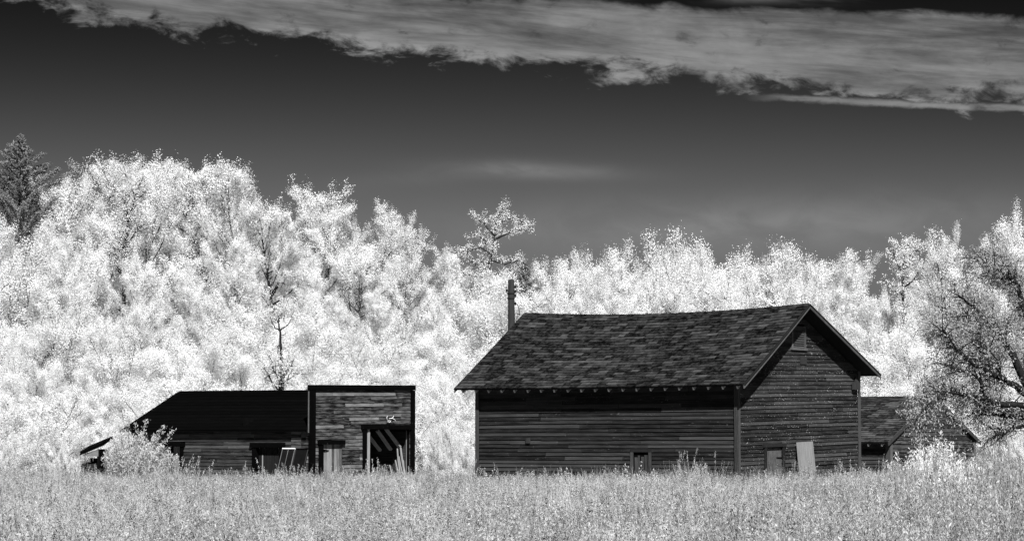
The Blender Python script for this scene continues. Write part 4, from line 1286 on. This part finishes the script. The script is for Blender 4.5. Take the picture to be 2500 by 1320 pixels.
# ------------------------------------------------------------------ trees drawn limb by limb
def limb_tree(name, D, limbs, label, leaf_mat, bark, seed, sub, nleaf, leaf, sig, droop, only=None, cat='tree', twig=.7, top_bias=None, away=0.0, thick=1.0):
    """limbs: list of (pixel polyline, depth offsets, r0, r1); finer twigs and leaves grow from them"""
    rng = np.random.default_rng(seed)
    p0 = pix(limbs[0][0][0][0], 1080, D)
    o3 = np.array([p0.x, D, ground_z(p0.x, D)])
    root = empty(name, tuple(o3)); mb = MB(); C = []; A = []
    for pl, dep, r0, r1 in limbs:
        pts = []
        for (px, py), dd in zip(pl, dep):
            q = pix(px, py, D + dd); pts.append(np.array([q.x, q.y, q.z]) - o3)
        # resample
        P = []
        for a, b in zip(pts, pts[1:]):
            for k in range(4):
                P.append(a + (b - a) * k / 4 + rng.normal(size=3) * .015)
        P.append(pts[-1])
        n = len(P)
        r0, r1 = r0 * thick, r1 * thick
        mb.tube(P, [r0 + (r1 - r0) * k / (n - 1) for k in range(n)], 7)
        tot = sum(np.linalg.norm(b - a) for a, b in zip(pts, pts[1:]))
        if nleaf == 0 and sub == 0: continue
        for _ in range(int(sub * tot)):
            u = rng.uniform(.15 if tot < 5 else .35, 1.0) * (n - 1); u0 = min(n - 2, int(u))
            q = P[u0] + (P[u0 + 1] - P[u0]) * (u - u0)
            d = (P[u0 + 1] - P[u0]); d /= np.linalg.norm(d)
            d = d * .7 + rng.normal(size=3) * .6 + np.array([0, away, .25])
            s1, e1 = curve(q, d, twig * rng.uniform(.5, 1.4), 5, droop, .13, rng)
            mb.tube(s1, [.022, .018, .014, .010, .007, .004], 4)
            for _ in range(4):
                v = rng.uniform(.2, 1) * 5; v0 = min(4, int(v))
                q2 = s1[v0] + (s1[v0 + 1] - s1[v0]) * (v - v0)
                d2 = e1 * .6 + rng.normal(size=3) * .6
                s2, e2 = curve(q2, d2, twig * rng.uniform(.25, .7), 3, droop * 1.3, .12, rng)
                mb.tube(s2, [.009, .007, .005, .003], 3)
                for k in range(3):
                    C.append(s2[k + 1]); A.append(e2)
    mb.build('trunk', bark, root, smooth=True)
    if nleaf:
        C = np.array(C); A = np.array(A)
        w = np.ones(len(C))
        if top_bias is not None:
            w = np.clip(top_bias(C + o3), .02, None)
        pk = rng.choice(len(C), nleaf, p=w / w.sum())
        P = C[pk] + rng.normal(size=(nleaf, 3)) * sig
        me = leaf_mesh('crown', leaf_mat, P, leaf[0], leaf[1], rng, .25, A[pk] + np.array([0, 0, -.5]), .6)
        o = bpy.data.objects.new('crown', me); COL.objects.link(o); o.parent = root; o['kind'] = 'stuff'
    tag(root, label, cat)
    return root


# big spreading tree at the right edge, trunk just out of the frame
RT = [
    ([(2575, 1220), (2568, 1080), (2556, 1000), (2548, 940)], [0, 0, 0, 0], .26, .17),
    ([(2550, 960), (2510, 950), (2474, 869), (2451, 831), (2432, 796), (2414, 779), (2370, 745), (2330, 715)], [0, -.3, -.6, -.8, -1, -1.1, -1.4, -1.7], .12, .02),
    ([(2556, 1000), (2500, 958), (2480, 942), (2442, 923), (2420, 910), (2378, 888), (2340, 858), (2300, 800)], [0, -.5, -.8, -1.2, -1.4, -1.8, -2.1, -2.4], .11, .018),
    ([(2560, 1020), (2500, 991), (2435, 984), (2404, 972), (2365, 964), (2320, 957), (2290, 962)], [0, -.6, -1, -1.3, -1.6, -1.9, -2.0], .10, .018),
    ([(2562, 1040), (2520, 1022), (2477, 1018), (2420, 1011), (2372, 1009)], [0, -.2, -.4, -.7, -1], .07, .018),
    ([(2566, 1060), (2500, 1038), (2455, 1050), (2430, 1060)], [0, -.3, -.6, -.8], .075, .02),
    ([(2548, 940), (2530, 860), (2505, 770), (2480, 690), (2450, 640)], [0, .3, .4, .5, .4], .14, .025),
    ([(2548, 940), (2560, 850), (2570, 760), (2560, 660), (2550, 600)], [0, .6, .8, 1, 1.2], .14, .025),
    ([(2530, 860), (2580, 780), (2640, 720)], [.3, .2, 0], .08, .02),
    ([(2432, 800), (2400, 795), (2370, 780), (2345, 770)], [-1, -1.3, -1.5, -1.7], .045, .012),
    ([(2451, 831), (2460, 800), (2458, 790)], [-.8, -.6, -.5], .03, .012),
    ([(2420, 910), (2412, 880), (2395, 845), (2388, 810)], [-1.4, -1.6, -1.8, -2], .035, .01),
    ([(2442, 923), (2440, 890), (2425, 865), (2408, 840)], [-1.2, -1.3, -1.4, -1.6], .035, .01),
    ([(2404, 972), (2398, 940), (2380, 915), (2340, 900), (2300, 890)], [-1.3, -1.5, -1.7, -1.9, -2.1], .035, .01),
    ([(2320, 957), (2290, 975), (2262, 990), (2240, 1015)], [-1.9, -2.0, -2.1, -2.2], .025, .01),
    ([(2480, 690), (2440, 660), (2400, 640)], [.5, .3, .1], .04, .012),
]
limb_tree('spreading_tree', 78.0, RT, 'large spreading tree with dark limbs reaching in from the right edge', MT['leaf_shade'], MT['bark'], 41, 12.0, 54000, (.088, .034), .11, -.35, twig=.80, away=.85, thick=1.3,
          top_bias=lambda C: .6 + .8 * np.clip((C[:, 2] - 4.2) / 3.0, 0, 1) + .9 * (C[:, 0] < 14.4) * (C[:, 2] < 3.6))
# dead snag behind the left shed
limb_tree('dead_tree', 99.0, [
    ([(690, 1090), (688, 882), (685, 835), (681, 790)], [0, 0, 0, 0], .10, .03),
    ([(683, 806), (695, 798), (706, 790), (710, 778)], [0, .1, .2, .2], .035, .012),
    ([(682, 806), (672, 800), (664, 785), (660, 772)], [0, -.1, -.1, -.2], .03, .01),
    ([(685, 840), (678, 845), (678, 862)], [0, -.1, -.1], .03, .02),
    ([(684, 818), (692, 818), (700, 812)], [0, .1, .2], .022, .008),
    ([(681, 790), (680, 778), (682, 768)], [0, 0, 0], .022, .008)], 'dark dead snag with bare forked arms behind the black roof', MT['leaf'], MT['bark'], 42, 0, 0, (.1, .1), .1, 0)
# dark multi-stemmed shrub just over the black roof
limb_tree('dark_stemmed_shrub', 98.0, [
    ([(684, 1100), (684, 948), (690, 925), (705, 900)], [0, 0, 0, 0], .05, .015),
    ([(684, 1000), (682, 940), (676, 915), (668, 905)], [0, 0, 0, 0], .04, .012),
    ([(684, 955), (662, 930), (655, 905), (646, 895)], [0, .2, .3, .3], .035, .01),
    ([(684, 950), (700, 925), (712, 905)], [0, -.2, -.3], .03, .01)], 'shrub with fan of dark stems right above the black roof', MT['leaf'], MT['bark'], 43, 6, 2400, (.075, .05), .10, .2, cat='shrub')
# limbs with dark stems inside the left wood
limb_tree('dark_limbed_tree', 118.5, [
    ([(303, 1000), (303, 690), (308, 600), (312, 540), (306, 490)], [0, 0, 0, 0, 0], .12, .03),
    ([(306, 610), (290, 590), (280, 575)], [0, 0, 0], .06, .02),
    ([(310, 560), (322, 515), (333, 470), (340, 450)], [0, 0, 0, 0], .05, .015),
    ([(303, 690), (285, 640), (278, 600)], [0, .2, .3], .06, .02),
    ([(308, 600), (325, 575), (345, 550)], [0, .1, .1], .04, .012)], 'tree with dark forked trunk showing through the left part of the wood', MT['leaf'], MT['bark'], 44, 8, 6500, (.075, .05), .12, .3)


# airy tree left of the pole
limb_tree('airy_tree', 118.0, [
    ([(1193, 922), (1195, 722), (1196, 662), (1200, 622), (1206, 572), (1216, 530), (1228, 509)], [0] * 7, .09, .02),
    ([(1206, 584), (1230, 574), (1258, 562), (1286, 563)], [0, -.3, -.5, -.6], .06, .012),
    ([(1201, 622), (1172, 604), (1140, 614), (1108, 618)], [0, -.3, -.6, -.8], .05, .012),
    ([(1207, 574), (1186, 550), (1168, 536), (1155, 530)], [0, .2, .4, .5], .05, .012),
    ([(1212, 552), (1236, 534), (1262, 534), (1280, 544)], [0, .2, .3, .5], .045, .012),
    ([(1199, 634), (1232, 644), (1262, 637), (1272, 622)], [0, -.3, -.5, -.5], .05, .012),
    ([(1199, 642), (1165, 647), (1140, 632)], [0, .4, .6], .045, .012),
    ([(1203, 607), (1178, 582), (1152, 570)], [0, .2, .4], .04, .012),
    ([(1197, 667), (1230, 672), (1262, 670)], [0, .3, .5], .045, .012),
    ([(1197, 672), (1160, 677), (1130, 667)], [0, -.3, -.5], .045, .012),
    ([(1196, 712), (1225, 712), (1250, 702)], [0, -.3, -.5], .04, .012)],
    'tall airy tree with tiered open branches left of the utility pole', MT['leaf'], MT['bark'], 45, 7.0, 7000, (.07, .045), .075, .2, twig=.36)
# slim dark-stemmed tree behind the back shed
limb_tree('slim_tree', 113.0, [
    ([(2197, 1000), (2202, 830), (2208, 760), (2203, 700), (2207, 640), (2213, 600)], [0] * 6, .085, .02),
    ([(2206, 668), (2192, 648), (2184, 622), (2178, 600)], [0, -.1, -.2, -.2], .045, .012),
    ([(2206, 702), (2228, 686), (2243, 664), (2256, 650)], [0, -.2, -.3, -.3], .045, .012),
    ([(2207, 655), (2218, 630), (2232, 612), (2246, 606)], [0, .1, .2, .2], .04, .012),
    ([(2206, 725), (2190, 705), (2172, 690)], [0, .2, .3], .03, .01)],
    'slim tree with dark forked bare stem rising behind the back shed', MT['leaf'], MT['bark'], 46, 6.0, 5200, (.085, .055), .09, .25, twig=.5)


# feathery plants
def feathery(px, py, D, width, label, seed, nstem, nleaf, leanx, mat=None, cat='shrub', leaf_l=.11):
    rng = np.random.default_rng(seed)
    p = pix(px, py, D); g = ground_z(p.x, D)
    H = p.z - g
    root = empty('feathery_shrub', (p.x, D, g)); mb = MB(); C = []; A = []
    for i in range(nstem):
        az = rng.uniform(0, 6.28); r = width * math.sqrt(rng.random())
        h = H * rng.uniform(.55, 1.0) * (1.05 - .45 * (r / width) ** 2)
        b = np.array([.35 * r * math.cos(az), .35 * r * math.sin(az), -.05])
        d = np.array([.75 * r * math.cos(az) / H + leanx, .75 * r * math.sin(az) / H, 1.0])
        pts, e = curve(b, d, h, 6, -.15, .05, rng)
        mb.tube(pts, [.014, .012, .010, .008, .006, .004, .002], 4)
        for k in range(int(nleaf / nstem)):
            u = (rng.random() ** .8 * .92 + .1) * 6; u0 = min(5, int(u)); u = min(u, 6)
            q = pts[u0] + (pts[u0 + 1] - pts[u0]) * (u - u0)
            C.append(q + rng.normal(size=3) * (.045 + .05 * (1 - u / 6))); A.append(e)
    mb.build('stems', MT['bark_mid'], root)
    me = leaf_mesh('foliage', mat or MT['leaf_grey'], np.array(C), leaf_l, leaf_l * .28, rng, .3, np.array(A), .5)
    o = bpy.data.objects.new('foliage', me); COL.objects.link(o); o.parent = root; o['kind'] = 'stuff'
    tag(root, label, cat)


feathery(328, 1008, 80, 1.7, 'grey feathery shrub in front of the left end of the black-roofed shed', 51, 95, 16000, .12)
feathery(2255, 1050, 70, 1.0, 'feathery pale shrub leaning right in front of the back shed', 52, 60, 7000, .22, MT['leaf'])
feathery(2205, 1100, 68, .9, 'low pale shrub at the foot of the back shed corner post', 53, 40, 4500, .1, MT['leaf'])


feathery(2310, 1092, 41, 1.15, 'large pale leafy weeds filling the bottom right part of the field', 66, 80, 12000, .18, MT['leaf'], 'weeds', .085)
feathery(2455, 1150, 34, .85, 'pale leafy weeds at the right edge of the near field', 67, 50, 7000, .15, MT['leaf'], 'weeds', .075)
feathery(2150, 1165, 44, .7, 'pale leafy weeds left of the large clump at bottom right', 68, 36, 4200, .15, MT['leaf'], 'weeds', .075)
for px_, py_, d_, w_, l_, sd_ in ((2290, 1108, 52, .55, 'tall feathery weeds right of centre in the right foreground', 61), (2440, 1120, 46, .5, 'tall feathery weeds near the right edge of the field', 62),
                                  (2120, 1150, 50, .45, 'feathery weeds in the field before the barn corner', 63), (2375, 1150, 40, .4, 'leaning feathery weeds low in the right foreground', 64), (2480, 1190, 33, .35, 'nearest feathery weeds in the bottom right corner', 65)):
    feathery(px_, py_, d_, w_, l_, sd_, 26, 2600, .25, MT['weed'], 'weeds', .05)


# ================================================================== the weedy field
def make_clump(kind, seed):
    rng = np.random.default_rng(seed)
    V = []; F = []; lf = []
    def quad(a, b, c, d, val):
        o = len(V); V.extend([a, b, c, d]); F.append((o, o + 1, o + 2, o + 3)); lf.append(val)
    def blade(b, d, L, w, val, seg=3, bend=-.5):
        pts, _ = curve(b, d, L, seg, bend, .06, rng)
        side = np.cross(d, rng.normal(size=3)); side /= np.linalg.norm(side)
        for k in range(seg):
            w0, w1 = w * (1 - k / seg), w * (1 - (k + 1) / seg) + .001
            quad(pts[k] - side * w0, pts[k] + side * w0, pts[k + 1] + side * w1, pts[k + 1] - side * w1, val)
        return pts
    def leaf(c, a, L, w, val):
        n = rng.normal(size=3); n[2] += .5; n /= np.linalg.norm(n)
        a = a - n * (a @ n); a /= np.linalg.norm(a) + 1e-9; b = np.cross(n, a)
        quad(c, c + a * L * .5 + b * w, c + a * L, c + a * L * .5 - b * w, val)
    nb = {'grass': 70, 'weed': 34, 'plume': 30, 'stalk': 16, 'dock': 18}[kind]
    for i in range(nb):
        b = np.array([rng.normal() * .12, rng.normal() * .12, 0.])
        d = np.array([rng.normal() * .20 + .04, rng.normal() * .20, 1.])
        blade(b, d, rng.uniform(.35, .80), rng.uniform(.0025, .005), rng.uniform(.1, .9), 3, -.35)
    if kind in ('weed', 'plume'):
        for i in range(7 if kind == 'weed' else 4):
            b = np.array([rng.normal() * .11, rng.normal() * .11, 0.])
            d = np.array([rng.normal() * .14 + .03, rng.normal() * .14, 1.])
            L = rng.uniform(.45, .80)
            pts = blade(b, d, L, .003, .3, 4, 0.)
            tone = rng.uniform(0, .35)
            for k in range(34):
                u = rng.uniform(.30, 1.0) * 4; u0 = min(3, int(u))
                c = pts[u0] + (pts[u0 + 1] - pts[u0]) * (u - u0)
                a = rng.normal(size=3); a[2] = abs(a[2]) * .8 + .6
                leaf(c + rng.normal(size=3) * .012, a, rng.uniform(.028, .058), rng.uniform(.006, .012), tone + .65 * rng.random())
    if kind == 'dock':
        for i in range(4):
            b = np.array([rng.normal() * .10, rng.normal() * .10, 0.])
            pts = blade(b, np.array([rng.normal() * .14, rng.normal() * .14, 1.]), rng.uniform(.6, .95), .005, .2, 4, 0.)
            for k in range(46):
                u = rng.uniform(.55, 1.0) * 4; u0 = min(3, int(u))
                c = pts[u0] + (pts[u0 + 1] - pts[u0]) * (u - u0)
                a = rng.normal(size=3); a[2] = abs(a[2])
                leaf(c + rng.normal(size=3) * .014, a, rng.uniform(.02, .035), .008, .97)
    if kind in ('plume', 'stalk'):
        for i in range(3 if kind == 'plume' else 1):
            b = np.array([rng.normal() * .08, rng.normal() * .08, 0.])
            d = np.array([rng.normal() * .10 + .08, rng.normal() * .1, 1.])
            L = rng.uniform(.85, 1.15)
            pts = blade(b, d, L, .0035, .5, 5, -.15)
            for k in range(40):
                u = rng.uniform(.74, 1.0) * 5; u0 = min(4, int(u))
                c = pts[u0] + (pts[u0 + 1] - pts[u0]) * (u - u0)
                a = np.array([rng.normal() * .3, rng.normal() * .3, 1.])
                leaf(c + rng.normal(size=3) * .007, a, rng.uniform(.025, .045), .005, rng.uniform(.2, .8))
    me = bpy.data.meshes.new('clump_' + kind)
    me.from_pydata([tuple(v) for v in V], [], F)
    me.attributes.new('leaf', 'FLOAT', 'FACE').data.foreach_set('value', lf)
    me.materials.append(MT['straw'] if kind in ('grass', 'stalk') else MT['weed'])
    return me


def scatter(name, label, meshes, pts, rots, scl, idx, cat):
    coll = bpy.data.collections.new(name + '_sources')
    for i, me in enumerate(meshes):
        coll.objects.link(bpy.data.objects.new('%s_source_%02d' % (name, i), me))
    me = bpy.data.meshes.new(name)
    n = len(pts)
    me.vertices.add(n); me.vertices.foreach_set('co', np.asarray(pts, np.float32).reshape(-1))
    me.attributes.new('rot', 'FLOAT_VECTOR', 'POINT').data.foreach_set('vector', np.asarray(rots, np.float32).reshape(-1))
    me.attributes.new('scl', 'FLOAT_VECTOR', 'POINT').data.foreach_set('vector', np.asarray(scl, np.float32).reshape(-1))
    me.attributes.new('pick', 'INT', 'POINT').data.foreach_set('value', np.asarray(idx, np.int32))
    o = bpy.data.objects.new(name, me); COL.objects.link(o)
    o['kind'] = 'stuff'; tag(o, label, cat)
    ng = bpy.data.node_groups.new(name + '_scatter', 'GeometryNodeTree')
    ng.interface.new_socket('Geometry', in_out='INPUT', socket_type='NodeSocketGeometry')
    ng.interface.new_socket('Geometry', in_out='OUTPUT', socket_type='NodeSocketGeometry')
    N = ng.nodes; Lk = ng.links
    gi, go = N.new('NodeGroupInput'), N.new('NodeGroupOutput')
    ci = N.new('GeometryNodeCollectionInfo'); ci.inputs['Collection'].default_value = coll
    ci.inputs['Separate Children'].default_value = True; ci.inputs['Reset Children'].default_value = True
    ip = N.new('GeometryNodeInstanceOnPoints'); ip.inputs['Pick Instance'].default_value = True
    def attr(nm, dt):
        a = N.new('GeometryNodeInputNamedAttribute'); a.data_type = dt; a.inputs['Name'].default_value = nm
        return a.outputs['Attribute']
    er = N.new('FunctionNodeEulerToRotation')
    Lk.new(attr('rot', 'FLOAT_VECTOR'), er.inputs[0])
    Lk.new(gi.outputs[0], ip.inputs['Points']); Lk.new(ci.outputs[0], ip.inputs['Instance'])
    Lk.new(attr('pick', 'INT'), ip.inputs['Instance Index']); Lk.new(er.outputs[0], ip.inputs['Rotation'])
    Lk.new(attr('scl', 'FLOAT_VECTOR'), ip.inputs['Scale'])
    Lk.new(ip.outputs[0], go.inputs[0])
    md = o.modifiers.new('scatter', 'NODES'); md.node_group = ng
    return o


def in_buildings(x, y):
    for ox, oy, th, L, W in FOOT:
        dx, dy = x - ox, y - oy
        c, s = math.cos(th), math.sin(th)
        lx, ly = dx * c - dy * s, dx * s + dy * c
        if -L - .1 < lx < .12 and -.12 < ly < W + .1: return True
    return False


FOOT = [(Frame(1800, 71, 35).o.x, 71, R(35), 9.4, 7.8), (Frame(760, 85, 34.5).o.x, 85, R(34.5), 8.6, 6.0), (Frame(2172, 88, 36).o.x, 88, R(36), 7.5, 7.1)]


def build_field():
    rng = np.random.default_rng(99)
    kinds = ['grass'] * 3 + ['weed'] * 4 + ['plume'] * 2 + ['stalk'] * 1 + ['dock'] * 1
    meshes = [make_clump(k, 200 + i) for i, k in enumerate(kinds)]
    pts, rots, scl, idx = [], [], [], []
    TUFTS = [(rng.uniform(-.22, .22) * 74, rng.uniform(58, 90), rng.uniform(.4, 1.3)) for _ in range(110)]
    y = 15.0
    while y < 101:
        step = .22 if y < 45 else .27
        half = .225 * y + 4.5
        n = int(2 * half / step * (1.0 if y < 45 else .85))
        for x in rng.uniform(-half, half, n):
            yy = y + rng.uniform(-step, step)
            if in_buildings(x, yy): continue
            patch = .5 + .5 * math.sin(x * .45 + 1.3 * math.sin(yy * .21)) * math.sin(yy * .33 + x * .12)
            r = rng.random()
            if r < .012: k = rng.integers(9, 10)
            elif r < .012 + (.09 + .12 * smooth01((40 - yy) / 12) + .30 * smooth01((x / yy - .10) / .06)): k = rng.integers(7, 9)
            elif r < .15 + .65 * patch: k = rng.integers(0, 3)
            else: k = rng.integers(3, 7)
            if rng.random() < .035 + .05 * patch: k = 10
            if yy > 62 and k in (7, 8, 9) and rng.random() < .6: k = rng.integers(3, 7)
            tuft = 0.0
            if yy > 56:
                for tx, ty, tr in TUFTS:
                    q = ((x - tx) ** 2 + (yy - ty) ** 2) / tr ** 2
                    if q < 1: tuft = max(tuft, 1 - q)
                if tuft > .2 and rng.random() < .10: k = rng.integers(7, 10)
            h = (.72 + .30 * patch + .12 * math.sin(x * 1.7 + yy * .9) + .10 * math.sin(x * .8 - yy * .5)) * rng.choice([.7, .85, 1.0, 1.08, 1.2], p=[.2, .25, .3, .15, .1])
            h *= 1 + .16 * math.sin(x * .31 + 4 * math.sin(yy * .07)) * math.sin(yy * .13 + .7)
            if yy > 60 and k == 9: h *= 1.1
            h *= 1 - .16 * smooth01((yy - 68) / 10)
            h *= .90 - .10 * smooth01((yy - 74) / 8) + (.28 - .12 * smooth01((yy - 74) / 8)) * tuft
            # taller weeds at the right of the field
            cl = smooth01((.5 + .5 * math.sin(x * 1.9 + 2 * math.sin(yy * .35)) * math.sin(yy * .55 + x * .7)) * 1.6 - .35)
            h *= 1 + .30 * cl * smooth01((x / yy - .125) / .04) * smooth01((yy - 18) / 8) * (1 - .6 * smooth01((yy - 58) / 10))
            if k >= 9 and yy < 60: h *= .85
            pts.append((x, yy, ground_z(x, yy) - .02)); rots.append((rng.normal() * .06, rng.normal() * .06 + .05, rng.uniform(0, 6.28)))
            w = rng.uniform(.9, 1.3)
            scl.append((w, w, h)); idx.append(k)
        y += step
    print('field clumps', len(pts))
    scatter('field_weeds', 'tall pale weeds and grass covering the whole field before the buildings', meshes, pts, rots, scl, idx, 'grass')


build_field()
